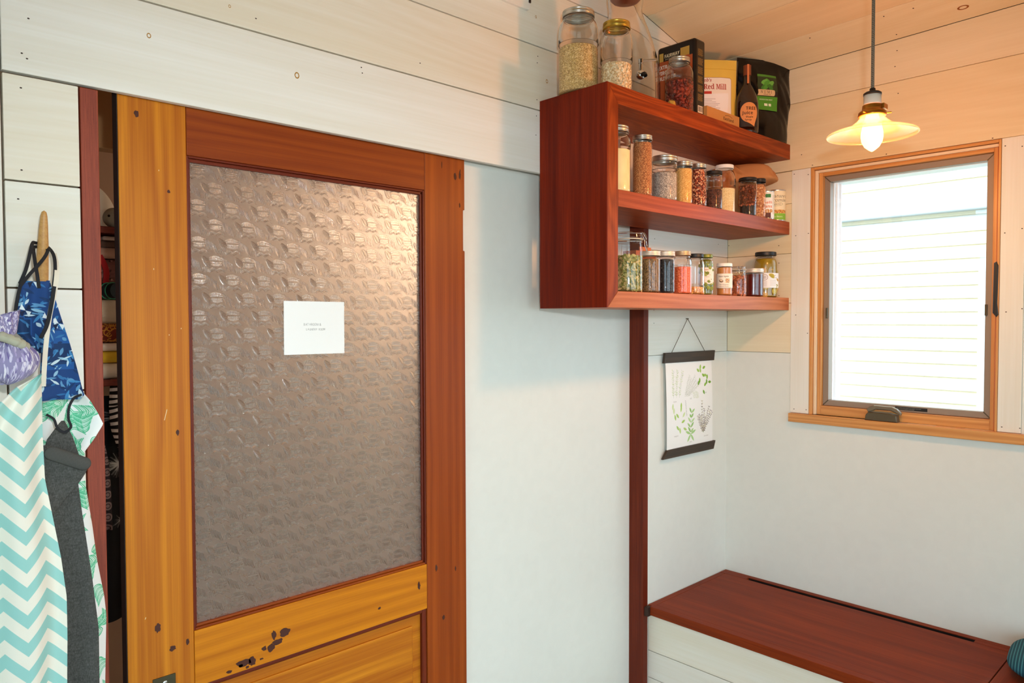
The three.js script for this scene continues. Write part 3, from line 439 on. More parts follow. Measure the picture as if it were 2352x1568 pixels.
{ // photographer's flash, hung from the added slab edge just over the camera
  const s = thing('flash_unit', 'small photo flash hung on a thin arm from the added slab edge', 'flash', [0.06, 0, 0.12]);
  add(s, 'arm', [new THREE.CylinderGeometry(0.004, 0.004, 0.40, 10).rotateX(0.42).translate(0, 2.013, 0.098)], M.black);
  add(s, 'clamp', bx(-0.02, 0.02, 2.19, 2.225, 0.112, 0.1295, 0, 0.003), M.black);
  const head = new THREE.Group(); head.name = 'head'; head.position.set(0, 1.80, -0.03); head.rotation.y = THREE.MathUtils.degToRad(-43.6); s.add(head);
  add(head, 'body', bx(-0.045, 0.045, -0.035, 0.035, -0.02, 0.07, 0, 0.006, 2), M.black);
  add(head, 'flash_lamp', bx(-0.04, 0.04, -0.03, 0.03, -0.0225, -0.0205, 0, 0), std({ color: 0xffffff, emissive: new THREE.Color(1, 0.98, 0.95), emissiveIntensity: 1.5 }));
  const f = new THREE.SpotLight(new THREE.Color(0.94, 1.0, 1.03), FLASH_CD, 0, Math.PI * 0.31, 1.0, 2); f.position.set(0.082, 1.80, 0.06); f.target.position.set(0.082 + 0.64, 1.70, 0.06 - 0.768); f.castShadow = true; f.shadow.radius = 1.6; f.shadow.mapSize.set(2048, 2048); scene.add(f); scene.add(f.target);
}
// ---------------------------------------------------------------- jars
// grains: flat-coloured ellipses on a ground, with a height map of the same grains
function grains(seed, colors, n, len, wid, size, { bg = [120, 90, 60], px = 512, bump = 0.0012 } = {}) {
  const draw = (height) => (x, W, H) => {
    const r = rng(seed); x.fillStyle = height ? '#000' : `rgb(${bg})`; x.fillRect(0, 0, W, H);
    for (let i = 0; i < n; i++) {
      const cx = r() * W, cy = r() * H, a = r() * 6.283, l = len * (0.75 + r() * 0.5) * W / size / 2, w = wid * (0.75 + r() * 0.5) * W / size / 2, c = colors[Math.floor(r() * colors.length)], j = (r() - 0.5) * 26, base = Math.floor(60 + 120 * i / n);
      for (const ox of [-W, 0, W]) for (const oy of [-H, 0, H]) { const X = cx + ox, Y = cy + oy; if (X < -l || X > W + l || Y < -l || Y > H + l) continue;
        if (!height) { x.fillStyle = `rgb(${c.map((k) => Math.round(clamp(k + j, 0, 255)))})`; x.beginPath(); x.ellipse(X, Y, l, w, a, 0, 6.284); x.fill(); }
        else for (const [k, g] of [[1, 0], [0.7, 35], [0.4, 60]]) { const q = base + g; x.fillStyle = `rgb(${q},${q},${q})`; x.beginPath(); x.ellipse(X, Y, l * k, w * k, a, 0, 6.284); x.fill(); } }
    }
  };
  const rep = [1 / size, 1 / size];
  return std({ map: canvasTex(px, px, draw(false), { rep }), bumpMap: canvasTex(px, px, draw(true), { srgb: false, rep }), bumpScale: bump, roughness: 0.75 });
}
const C = {
  oatgroat: grains(101, [[216, 180, 112], [196, 156, 90], [232, 204, 146], [168, 128, 70]], 2600, 0.0062, 0.0019, 0.08, { bg: [150, 116, 66] }),
  oats: grains(102, [[232, 206, 160], [220, 186, 134], [242, 222, 184], [206, 168, 116]], 900, 0.0075, 0.0058, 0.08, { bg: [190, 150, 100] }),
  cream: std({ map: dataTex(128, 128, (u, v) => { const n = 14 * (pn(u * 60, v * 60, 60, 60, 2) - 0.5); return [238 + n, 220 + n, 160 + n]; }), roughness: 0.9 }),
  flax: grains(103, [[160, 92, 48], [186, 118, 66], [136, 76, 38], [208, 150, 92]], 2600, 0.0034, 0.0018, 0.05, { bg: [110, 60, 30] }),
  chia: grains(104, [[150, 140, 130], [196, 186, 172], [96, 88, 82], [226, 216, 200]], 3200, 0.0021, 0.0017, 0.04, { bg: [110, 100, 92] }),
  couscous: grains(105, [[226, 178, 98], [212, 160, 80], [238, 200, 128], [196, 140, 64]], 2600, 0.0024, 0.0022, 0.04, { bg: [170, 120, 56] }),
  beans: grains(106, [[122, 42, 20], [86, 24, 12], [206, 138, 96], [156, 62, 30], [226, 178, 140]], 420, 0.0072, 0.005, 0.05, { bg: [66, 20, 10] }),
  raisin: grains(107, [[74, 38, 26], [104, 58, 40], [52, 26, 18]], 500, 0.007, 0.004, 0.05, { bg: [44, 22, 14] }),
  rice: grains(108, [[238, 212, 152], [230, 198, 134], [246, 226, 176]], 2600, 0.0048, 0.0018, 0.05, { bg: [206, 170, 104] }),
  date: grains(109, [[120, 36, 16], [92, 24, 10], [142, 52, 26]], 130, 0.015, 0.011, 0.06, { bg: [92, 40, 24], bump: 0.003 }),
  lentil: grains(110, [[112, 82, 44], [142, 106, 60], [88, 64, 34], [160, 122, 72]], 900, 0.0048, 0.0044, 0.045, { bg: [70, 50, 26] }),
  blackbean: grains(111, [[34, 28, 28], [46, 40, 38], [26, 22, 22]], 420, 0.008, 0.0055, 0.05, { bg: [16, 14, 14] }),
  redlentil: grains(112, [[238, 112, 62], [226, 96, 48], [246, 140, 88], [214, 84, 40]], 1300, 0.0042, 0.0038, 0.045, { bg: [190, 74, 36] }),
};
// pieces one cannot count: scattered over the surface of a filling
function pieces(parent, geo, mat, R, y0, y1, n, seed, colors, { flat = 0.25, dome = 0.004 } = {}) {
  const im = new THREE.InstancedMesh(geo, mat, n), r = rng(seed), m = new THREE.Matrix4(), q = new THREE.Quaternion(), q2 = new THREE.Quaternion();
  for (let i = 0; i < n; i++) {
    const topper = r() < flat * 0.5, a = r() * 6.283; let p, nrm;
    if (topper) { const d = Math.sqrt(r()) * R * 0.95; p = V3(Math.cos(a) * d, y1 + dome * (1 - d / R) - 0.001, Math.sin(a) * d); nrm = V3((r() - 0.5) * 0.6, 1, (r() - 0.5) * 0.6); }
    else { const k = R * (0.965 + 0.03 * r()); p = V3(Math.cos(a) * k, lerp(y0, y1, r()), Math.sin(a) * k); nrm = V3(Math.cos(a) + (r() - 0.5) * 0.9, (r() - 0.5) * 0.9, Math.sin(a) + (r() - 0.5) * 0.9); }
    q.setFromUnitVectors(V3(0, 0, 1), nrm.normalize()); q2.setFromAxisAngle(V3(0, 0, 1), r() * 6.283); const s = 0.8 + r() * 0.4;
    m.compose(p, q.multiply(q2), V3(s, s, s)); im.setMatrixAt(i, m); const c = colors[Math.floor(r() * colors.length)], j = (r() - 0.5) * 20; im.setColorAt(i, S(clamp(c[0] + j, 0, 255), clamp(c[1] + j, 0, 255), clamp(c[2] + j, 0, 255)));
  }
  im.name = numberedIn(parent, 'pieces'); im.castShadow = im.receiveShadow = true; im.userData.kind = 'stuff'; parent.add(im); return im;
}
const ell = (a, b, c, s = 10) => { const g = new THREE.SphereGeometry(1, s, Math.round(s * 0.7)); g.scale(a, b, c); return g; };
const nutMat = std({ color: 0xffffff, roughness: 0.55 });
// body profile -> glass lathe; neck with a bead, base with a rounded heel
function jarBody({ r, h, neck, lidH, sh = 0.72, heel = 0.009, round = 0.5, waist = 0 }) {
  const hs = h * sh, hn = h - lidH - 0.004, p = [[0, 0.003], [r * 0.72, 0.0022], [r - heel, 0.0004], [r - heel * 0.4, heel * 0.18], [r - heel * 0.08, heel * 0.55], [r, heel]];
  for (let i = 1; i < 8; i++) p.push([r - waist * Math.sin(Math.PI * i / 8), lerp(heel, hs, i / 8)]);
  p.push([r, hs]);
  for (let i = 1; i <= 10; i++) { const t = i / 10, e = 1 - Math.pow(1 - Math.cos(t * Math.PI / 2), round + 0.5); p.push([lerp(neck, r, clamp(e)), lerp(hs, hn - 0.004, Math.sin(t * Math.PI / 2) * 0.5 + t * 0.5)]); }
  p.push([neck + 0.0012, hn - 0.002], [neck + 0.0012, hn], [neck - 0.001, hn + 0.002], [neck - 0.001, h - 0.003]);
  return p;
}
function bodyR(profile, y) { for (let i = 1; i < profile.length; i++) if (profile[i][1] >= y && profile[i][1] > profile[i - 1][1]) { const a = profile[i - 1], b = profile[i]; return lerp(a[0], b[0], clamp((y - a[1]) / (b[1] - a[1]))); } return profile[profile.length - 1][0]; }
function lidGeo(kind, lr, h, lidH) {
  const y0 = h - lidH;
  if (kind === 'band') return lathe([[0, h - 0.0008], [lr * 0.78, h - 0.0008], [lr * 0.84, h], [lr - 0.0022, h], [lr - 0.0006, h - 0.001], [lr - 0.0004, h - 0.004], [lr - 0.0016, h - 0.0048], [lr - 0.0016, h - 0.0062], [lr, h - 0.0075], [lr, y0 + 0.0062], [lr - 0.0015, y0 + 0.0052], [lr - 0.0015, y0 + 0.004], [lr + 0.0003, y0 + 0.0028], [lr + 0.0006, y0 + 0.0006], [lr - 0.001, y0], [lr - 0.003, y0 + 0.001]], 48);
  return lathe([[0, h - 0.001], [lr * 0.7, h - 0.001], [lr * 0.76, h], [lr - 0.002, h], [lr - 0.0004, h - 0.0014], [lr, h - 0.003], [lr, y0 + 0.003], [lr + 0.0006, y0 + 0.002], [lr + 0.0006, y0 + 0.0006], [lr - 0.001, y0]], 48);
}
function cutProfile(pr, ya, yb) { const out = []; let k = 0; for (let i = 0; i < pr.length; i++) { const [r, y] = pr[i]; if (y > ya && y < yb && r > 0.012) out.push([r, y]); } return [[bodyR(pr, ya), ya], ...out]; }
// the sheet of glass round the filling, from the base up to just past the top of it
function glassWall(pr, fill, top) { const out = []; const y1 = fill + 0.008; for (const [r, y] of pr) if (y <= y1) out.push([r, y]); out.push([bodyR(pr, y1), y1]); return lathe(out, 56); }
// the empty part: a wall 2.6 mm thick with an outer and an inner face
function glassSolid(pr, ya, yb, t = 0.0026) { const o = cutProfile(pr, ya, yb), n = o.map(([r, y]) => [r - t, y]).reverse(); return lathe([...o, ...n, o[0]], 56); }
function filling(profile, y1, inset = 0.0028, dome = 0.004) {
  const p = [[0, 0.0045]]; for (const [r, y] of profile) if (r > 0.01 && y > 0.0005 && y < y1) p.push([r - inset, Math.max(y, 0.0045)]);
  const R = bodyR(profile, y1) - inset; p.push([R, y1], [R * 0.96, y1 + dome * 0.3], [R * 0.6, y1 + dome * 0.8], [0, y1 + dome]); return uvLathe(lathe(p, 48), R);
}
function jar(o) {
  const t = thing(o.name || 'glass_jar', o.label, o.category || 'jar', [o.x, o.y, o.z], o.turn || 0, o.group);
  const pr = jarBody(o); t.userData_profile = undefined;
  add(t, 'glass_body', glassWall(pr, o.fill || 0, o.h - 0.006), M.glass);
  add(t, 'glass_shoulder', glassSolid(pr, (o.fill || 0.004) + 0.004 + (o.dome ?? 0.004), o.h - 0.004), M.glassSolid);
  add(t, 'lid', lidGeo(o.lid || 'band', o.lidR || o.neck + 0.0035, o.h, o.lidH), o.lidMat || M.silver);
  if (o.fill) add(t, 'contents', filling(pr, o.fill, o.pieces ? o.inset || 0.0066 : 0.0028, o.dome ?? 0.004), o.content);
  if (o.pieces) { const [g, n, cols, extra] = o.pieces; const R = bodyR(pr, o.fill * 0.5) - 0.004; pieces(t, g, nutMat, R, 0.006, Math.min(o.fill, o.h * o.sh - 0.012), n, Math.round(o.x * 1000), cols, extra); }
  return { t, pr };
}
// curved paper label wrapped on a round body, centred on direction a (radians from +z towards +x)
function wrapLabel(parent, r, y0, y1, a, span, tex, name = 'label') {
  const g = new THREE.CylinderGeometry(r, r, y1 - y0, 32, 1, true, a - span / 2, span); g.translate(0, (y0 + y1) / 2, 0);
  return add(parent, name, g, std({ map: tex, roughness: 0.55, side: THREE.DoubleSide }));
}
const toCam = (x, z) => Math.atan2(-x, -z);
const label = (w, h, draw) => canvasTex(w, h, draw, { wrap: false });

{ // ------------- on top of the shelf
  const y = SHELF.top;
  jar({ x: 1.897, y, z: -1.662, r: 0.068, h: 0.277, neck: 0.0505, lidH: 0.02, sh: 0.66, round: 0.9, fill: 0.15, content: C.oatgroat, dome: 0.012, lidR: 0.0545, label: 'largest glass jar of tan grain with a silver lid on the shelf top' });
  jar({ x: 1.968, y, z: -1.556, r: 0.0535, h: 0.228, neck: 0.0415, lidH: 0.022, sh: 0.66, round: 0.85, fill: 0.088, content: C.oats, dome: 0.006, lidR: 0.0455, lidMat: M.gold, label: 'glass jar of rolled oats with a gold lid on the shelf top', pieces: [ell(0.0042, 0.0034, 0.0007, 8), 520, [[232, 206, 160], [220, 186, 134], [242, 222, 184]]] });
  // drinks dispenser with a tap
  const d = thing('drink_dispenser', 'tall clear glass drinks dispenser with a metal tap behind the jars', 'dispenser', [2.165, y, -1.67]);
  const prof = [[0, 0.006], [0.112, 0.004], [0.122, 0.006], [0.125, 0.018], [0.125, 0.06], [0.123, 0.12], [0.114, 0.18], [0.1, 0.235], [0.083, 0.285], [0.069, 0.32], [0.061, 0.345], [0.0595, 0.36], [0.063, 0.38], [0.065, 0.41], [0.067, 0.44]];
  add(d, 'glass_body', (() => { const t = 0.0035, inn = prof.slice(2).map(([r, y]) => [r - t, Math.max(y, 0.012)]).reverse(); return lathe([...prof, ...inn, [0, 0.012]], 64); })(), M.glassSolid);
  add(d, 'lid', lathe([[0, 0.384], [0.03, 0.386], [0.046, 0.391], [0.0555, 0.40], [0.058, 0.445], [0, 0.45]], 40), phy({ color: S(150, 70, 46), roughness: 0.5 }), 'reddish wooden stopper');
  const tp = new THREE.Group(); tp.name = 'tap'; d.add(tp); tp.position.set(-0.06, 0.088, 0.107); tp.rotation.y = -0.6;
  const ball = new THREE.SphereGeometry(0.0165, 24, 16); ball.scale(1, 1, 0.9); ball.translate(0, 0, 0.012); add(tp, 'tap_body', ball, M.chrome);
  const st = cyl(0.0065, 0.0055, 0.034, 0.026, 16); st.translate(0, 0, 0.012); add(tp, 'tap_stem', [st, cyl(0.009, 0.008, 0.014, 0.046, 16).translate(0, 0, 0.012)], M.chrome);
  add(tp, 'tap_lever', bx(0.004, 0.062, 0.045, 0.0535, 0.008, 0.0135, 0, 0.0015).rotateZ(0.1), M.silver);
  const sp = tube([[0, -0.004, 0.02], [0.006, -0.003, 0.034], [0.008, -0.012, 0.04]], 0.007, 12, 12); add(tp, 'spout', sp, M.black);
  // gold faceted box behind
  const gbx = thing('gift_box', 'small faceted gold wrapped box between dispenser and dark red jar', 'box', [2.279, y, -1.548]);
  const oc = new THREE.IcosahedronGeometry(0.02, 0); oc.scale(0.9, 1.05, 0.9); oc.rotateZ(0.4); oc.translate(0, 0.0195, 0); add(gbx, 'wrapping', oc, std({ color: S(214, 176, 84), roughness: 0.3, metalness: 0.7, flatShading: true }));
  jar({ x: 2.349, y, z: -1.563, r: 0.0515, h: 0.205, neck: 0.0355, lidH: 0.018, sh: 0.62, round: 0.9, fill: 0.118, content: C.date, lidR: 0.039, label: 'jar of dark red dried fruit with a silver lid before the oil tin', pieces: [ell(0.008, 0.006, 0.0045, 12), 260, [[104, 26, 12], [78, 18, 8], [126, 42, 20]]] });
  // oil tin, its printed face towards the left
  const t = thing('oil_tin', 'tall black and orange olive oil tin with gold band on the shelf top', 'tin', [0, y, 0]);
  const front = label(640, 1024, (x, W, H) => {
    x.fillStyle = '#b4552a'; x.fillRect(0, 0, W, H); x.fillStyle = '#141010'; x.fillRect(0, 0, W, 60); x.fillRect(W - 60, 0, 60, 190);
    x.fillStyle = '#c9a24a'; x.fillRect(0, 60, W - 60, 120); x.strokeStyle = '#8f6d28'; for (let k = 0; k < 12; k++) { x.beginPath(); x.moveTo(430, 66 + k * 9); x.lineTo(W - 62, 66 + k * 9); x.stroke(); }
    x.fillStyle = '#141010'; x.fillRect(80, 60, 330, 125); x.fillStyle = '#f0e2b8'; x.font = 'bold 70px sans-serif'; x.fillText('FAIRWAY', 98, 140, 296); x.font = '19px sans-serif'; x.fillText('LIKE NO OTHER MARKET', 110, 168);
    x.fillStyle = '#f4ece0'; x.font = 'bold 74px sans-serif'; x.fillText('EXTRA', -20, 290); x.fillText('VIRGIN', -20, 370); x.fillText('OLIVE OIL', -20, 450, 380); x.fillStyle = '#d89a3c'; x.fillRect(0, 860, W, 164);
  });
  const sideT = label(240, 1024, (x, W, H) => {
    x.fillStyle = '#1a1410'; x.fillRect(0, 0, W, H); x.fillStyle = '#b08c40'; const r = rng(8); x.font = '12px sans-serif';
    for (let k = 0; k < 52; k++) { let px = 40; while (px < 180) { const w = 8 + r() * 22; if (k % 9 < 7) x.fillRect(px, 110 + k * 14, Math.min(w, 200 - px), 5); px += w + 6; } }
    x.fillStyle = '#e8e0d0'; x.fillRect(40, 900, 160, 100); x.fillStyle = '#1a1410'; for (let k = 0; k < 24; k++) x.fillRect(50 + k * 6, 910, 1 + r() * 4, 74);
  });
  const bodyG = new RoundedBoxGeometry(0.072, 0.29, 0.17, 4, 0.012); bodyG.translate(2.4385, 0.147, -1.615); add(t, 'body', bodyG, std({ color: S(26, 20, 16), roughness: 0.35, metalness: 0.3 }));
  const pf = new THREE.PlaneGeometry(0.148, 0.272); pf.rotateY(-Math.PI / 2); pf.translate(2.4385 - 0.0364, 0.146, -1.615); add(t, 'front_print', pf, std({ map: front, roughness: 0.35 }));
  const ps = new THREE.PlaneGeometry(0.05, 0.272); ps.translate(2.4385, 0.146, -1.615 + 0.0854); add(t, 'side_print', ps, std({ map: sideT, roughness: 0.35 }));
  // yellow flour bag behind a brown carton
  const yb = thing('flour_bag', 'yellow stand-up bag with a white and red printed face behind the carton', 'bag', [2.702, y, -1.625], -0.66);
  const yt = label(512, 720, (x, W, H) => {
    x.fillStyle = '#e2bf52'; x.fillRect(0, 0, W, H); x.fillStyle = '#d2a93c'; x.fillRect(0, 92, W, 6); x.fillStyle = '#f1e7dc'; x.beginPath(); x.roundRect(0, 180, 440, 520, 26); x.fill(); x.strokeStyle = '#8c4a20'; x.lineWidth = 3; x.stroke();
    x.fillStyle = '#a8241c'; x.font = 'italic bold 44px serif'; x.fillText("Bob's", 70, 222); x.font = 'bold 70px serif'; x.fillText('Red Mill', 96, 296, 280); x.fillStyle = '#c03426'; x.fillRect(0, 316, 190, 26);
    x.fillStyle = '#f6f2f2'; x.beginPath(); x.moveTo(40, 350); x.lineTo(400, 330); x.quadraticCurveTo(420, 520, 300, 690); x.lineTo(0, 700); x.lineTo(0, 360); x.fill();
    x.fillStyle = '#9a8f94'; const r = rng(4); for (let k = 0; k < 18; k++) x.fillRect(60 + r() * 20, 390 + k * 15, 120 + r() * 110, 3); x.strokeStyle = '#c0403a'; x.strokeRect(150, 500, 130, 40);
    x.fillStyle = '#587a3a'; x.beginPath(); x.ellipse(398, 560, 30, 24, 0, 0, 6.3); x.fill(); x.fillStyle = '#3c2a18'; for (let k = 0; k < 3; k++) x.fillRect(330 + k * 26, 600, 12, 90);
  });
  const bagG = (w, h, d, seed, lean = 0) => {      // pinched at the top, full at the bottom, front face with planar uv
    const nu = 24, nv = 30, pos = [], uv = [], idx = []; const N = (nu + 1) * (nv + 1);
    for (const s of [0, 1]) for (let j = 0; j <= nv; j++) for (let i = 0; i <= nu; i++) {
      const u = i / nu, v = j / nv, edge = Math.pow(Math.sin(Math.PI * u), 0.55), full = d / 2 * edge * Math.pow(1 - v, 0.45) * (1 - 0.12 * sm(0.7, 1, 1 - v)) + 0.0012;
      const cr = 0.004 * (pn(u * 5 + 3, v * 7, 64, 64, seed) - 0.5) * edge + 0.0015 * (pn(u * 14, v * 18, 64, 64, seed + 1) - 0.5) * edge;
      pos.push((u - 0.5) * w * (1 - 0.06 * (1 - v)), v * h, (s ? -1 : 1) * (full + cr) + lean * v * v); uv.push(u, v);
    }
    for (const s of [0, 1]) for (let j = 0; j < nv; j++) for (let i = 0; i < nu; i++) { const a = s * N + j * (nu + 1) + i, b = a + 1, c = a + nu + 1, e = c + 1; if (s) idx.push(a, c, b, b, c, e); else idx.push(a, b, c, b, e, c); }
    const rim = (a, b) => idx.push(a, a + N, b, b, a + N, b + N); for (let i = 0; i < nu; i++) { rim(i + 1, i); rim(nv * (nu + 1) + i, nv * (nu + 1) + i + 1); } for (let j = 0; j < nv; j++) { rim(j * (nu + 1), (j + 1) * (nu + 1)); rim((j + 1) * (nu + 1) + nu, j * (nu + 1) + nu); }
    const g = new THREE.BufferGeometry(); g.setAttribute('position', new THREE.Float32BufferAttribute(pos, 3)); g.setAttribute('uv', new THREE.Float32BufferAttribute(uv, 2)); g.setIndex(idx); g.computeVertexNormals(); return g;
  };
  add(yb, 'bag_body', bagG(0.178, 0.30, 0.055, 3), std({ map: yt, roughness: 0.45, side: THREE.DoubleSide }));
  const cb = thing('carton', 'low open brown cardboard carton with black lettering at the shelf edge', 'carton', [2.578, y, -1.531]);
  const ct = label(512, 160, (x, W, H) => { x.fillStyle = '#b98244'; x.fillRect(0, 0, W, H); x.fillStyle = '#3a2410'; x.font = 'bold 58px sans-serif'; x.fillText('Eastland', 250, 110, 170); x.strokeStyle = '#3a2410'; x.lineWidth = 5; x.beginPath(); x.arc(335, 130, 96, -2.2, -0.9); x.stroke(); });
  const kraft = std({ color: S(186, 132, 72), roughness: 0.8 });
  add(cb, 'carton_wall', [bx(-0.118, 0.121, 0.0, 0.046, 0.014, 0.0165, 0, 0.0006), bx(-0.118, 0.121, 0, 0.05, -0.003, -0.0005, 0, 0.0006), bx(-0.118, -0.1155, 0, 0.046, 0, 0.014, 2, 0.0006), bx(0.1185, 0.121, 0, 0.046, 0, 0.014, 2, 0.0006), bx(-0.118, 0.121, 0, 0.002, 0, 0.014, 0, 0)], kraft);
  const cp = new THREE.PlaneGeometry(0.236, 0.044); cp.translate(0.0015, 0.0235, 0.0168); add(cb, 'carton_print', cp, std({ map: ct, roughness: 0.8 }));
  // syrup flask
  const f = thing('syrup_bottle', 'dark syrup flask with a round orange label in front of the black bag', 'bottle', [2.792, y, -1.533], -0.75);
  const fp = [[0, 0.001], [0.04, 0], [0.046, 0.004], [0.0475, 0.02], [0.047, 0.1], [0.045, 0.128], [0.037, 0.158], [0.024, 0.184], [0.0145, 0.2], [0.013, 0.212], [0.013, 0.238]];
  const fg = lathe(fp, 48); fg.scale(1, 1, 0.6); add(f, 'glass_body', fg, phy({ color: S(34, 14, 8), roughness: 0.06, clearcoat: 0.6, clearcoatRoughness: 0.03 }));
  const cap = add(f, 'cap', cyl(0.0155, 0.0155, 0.04, 0.255, 24), std({ color: S(120, 56, 30), roughness: 0.4 }), 'amber wrapped neck cap');
  add(cap, 'seal', bx(-0.005, 0.003, 0.2, 0.277, 0.0145, 0.0163, 1, 0.0004), std({ color: S(206, 120, 66), roughness: 0.6 }));
  const lt = label(384, 520, (x, W, H) => {
    x.fillStyle = '#22120a'; x.fillRect(0, 0, W, H); x.fillStyle = '#d98f52'; x.beginPath(); x.ellipse(192, 220, 188, 210, 0, 0, 6.3); x.fill(); x.beginPath(); x.moveTo(90, 400); x.quadraticCurveTo(200, 440, 300, 518); x.quadraticCurveTo(310, 430, 372, 300); x.fill();
    x.fillStyle = '#2a140a'; x.font = 'bold 92px sans-serif'; x.fillText('TREE', 124, 168, 220); x.fillText('Juice', 54, 262, 256); x.font = 'bold 50px sans-serif'; x.fillText('Maple', 124, 332); x.fillText('Syrup', 104, 392);
  });
  const lg = new THREE.CylinderGeometry(1, 1, 0.1, 32, 1, true, -0.82, 1.64); lg.scale(0.0482, 1, 0.0292); lg.translate(0, 0.072, 0); add(f, 'label', lg, std({ map: lt, roughness: 0.6 }));
  // glossy black bag with a green tea label
  const b = thing('black_bag', 'glossy black foil bag with a green leaf label at the window end', 'bag', [2.985, y, -1.567], -0.42);
  const sheet = phy({ color: S(9, 7, 7), roughness: 0.2, specularIntensity: 0.8, side: THREE.DoubleSide });
  const bodyB = bagG(0.272, 0.352, 0.09, 12); const bp = bodyB.attributes.position; for (let i = 0; i < bp.count; i++) { const v = bp.getY(i) / 0.352, u = bp.getX(i) / 0.272; bp.setX(i, bp.getX(i) + 0.012 * v); bp.setY(i, bp.getY(i) * (1 + 0.03 * u)); bp.setZ(i, bp.getZ(i) + 0.006 * Math.sin(v * 11 + u * 5) * Math.sin(Math.PI * v) + (bp.getZ(i) > 0 ? 1 : -1) * Math.sin(Math.PI * v) * (0.005 * Math.abs(Math.sin(u * 19 + v * 13 + 3 * pn(u * 4 + 9, v * 5 + 9, 64, 64, 7))) * (Math.abs(u) > 0.2 ? 1 : 0.15))); } bodyB.computeVertexNormals();
  add(b, 'bag_body', bodyB, sheet); add(b, 'seal', bx(-0.12, 0.146, 0.338, 0.352, -0.0025, 0.0025, 0, 0.001).rotateZ(0.028), sheet);
  const gt = label(360, 560, (x, W, H) => {
    x.fillStyle = '#1c1414'; x.fillRect(0, 0, W, H); x.fillStyle = '#4f8c2c'; x.fillRect(0, 0, W, 36); x.fillStyle = '#2c3a20'; x.fillRect(0, 36, W, 220); const r = rng(6);
    for (let k = 0; k < 9; k++) { x.fillStyle = ['#4f9a34', '#6cb548', '#3b7d2a'][k % 3]; x.save(); x.translate(120 + r() * 130, 110 + r() * 90); x.rotate(r() * 6); x.beginPath(); x.ellipse(0, 0, 62, 32, 0, 0, 6.3); x.fill(); x.restore(); }
    x.fillStyle = '#d9b98c'; x.beginPath(); x.roundRect(-20, 236, 330, 92, 26); x.fill(); x.fillStyle = '#2c2218'; x.font = '54px serif'; x.fillText('N U M I', 60, 290); x.font = '20px sans-serif'; x.fillText('ORGANIC TEA', 110, 316); x.fillStyle = '#4a9226'; x.fillRect(0, 340, W, 220); x.fillStyle = '#e8f0d8'; x.font = '28px sans-serif'; x.fillText('MOROCCAN MINT', 40, 400); x.fillRect(120, 450, 60, 40); x.fillRect(200, 450, 46, 40);
  });
  const gl = new THREE.PlaneGeometry(0.098, 0.152, 6, 6); gl.translate(0.0, 0.205, 0.045); { const q = gl.attributes.position; for (let i = 0; i < q.count; i++) { const u = q.getX(i) / 0.272 + 0.47, v = q.getY(i) / 0.352; q.setZ(i, 0.045 * Math.pow(Math.sin(Math.PI * u), 0.55) * Math.pow(1 - v, 0.45) + 0.0062 * Math.sin(v * 11 + (u - 0.5) * 5) * Math.sin(Math.PI * v) + 0.0045); } gl.computeVertexNormals(); } add(b, 'label', gl, std({ map: gt, roughness: 0.4 }));
}
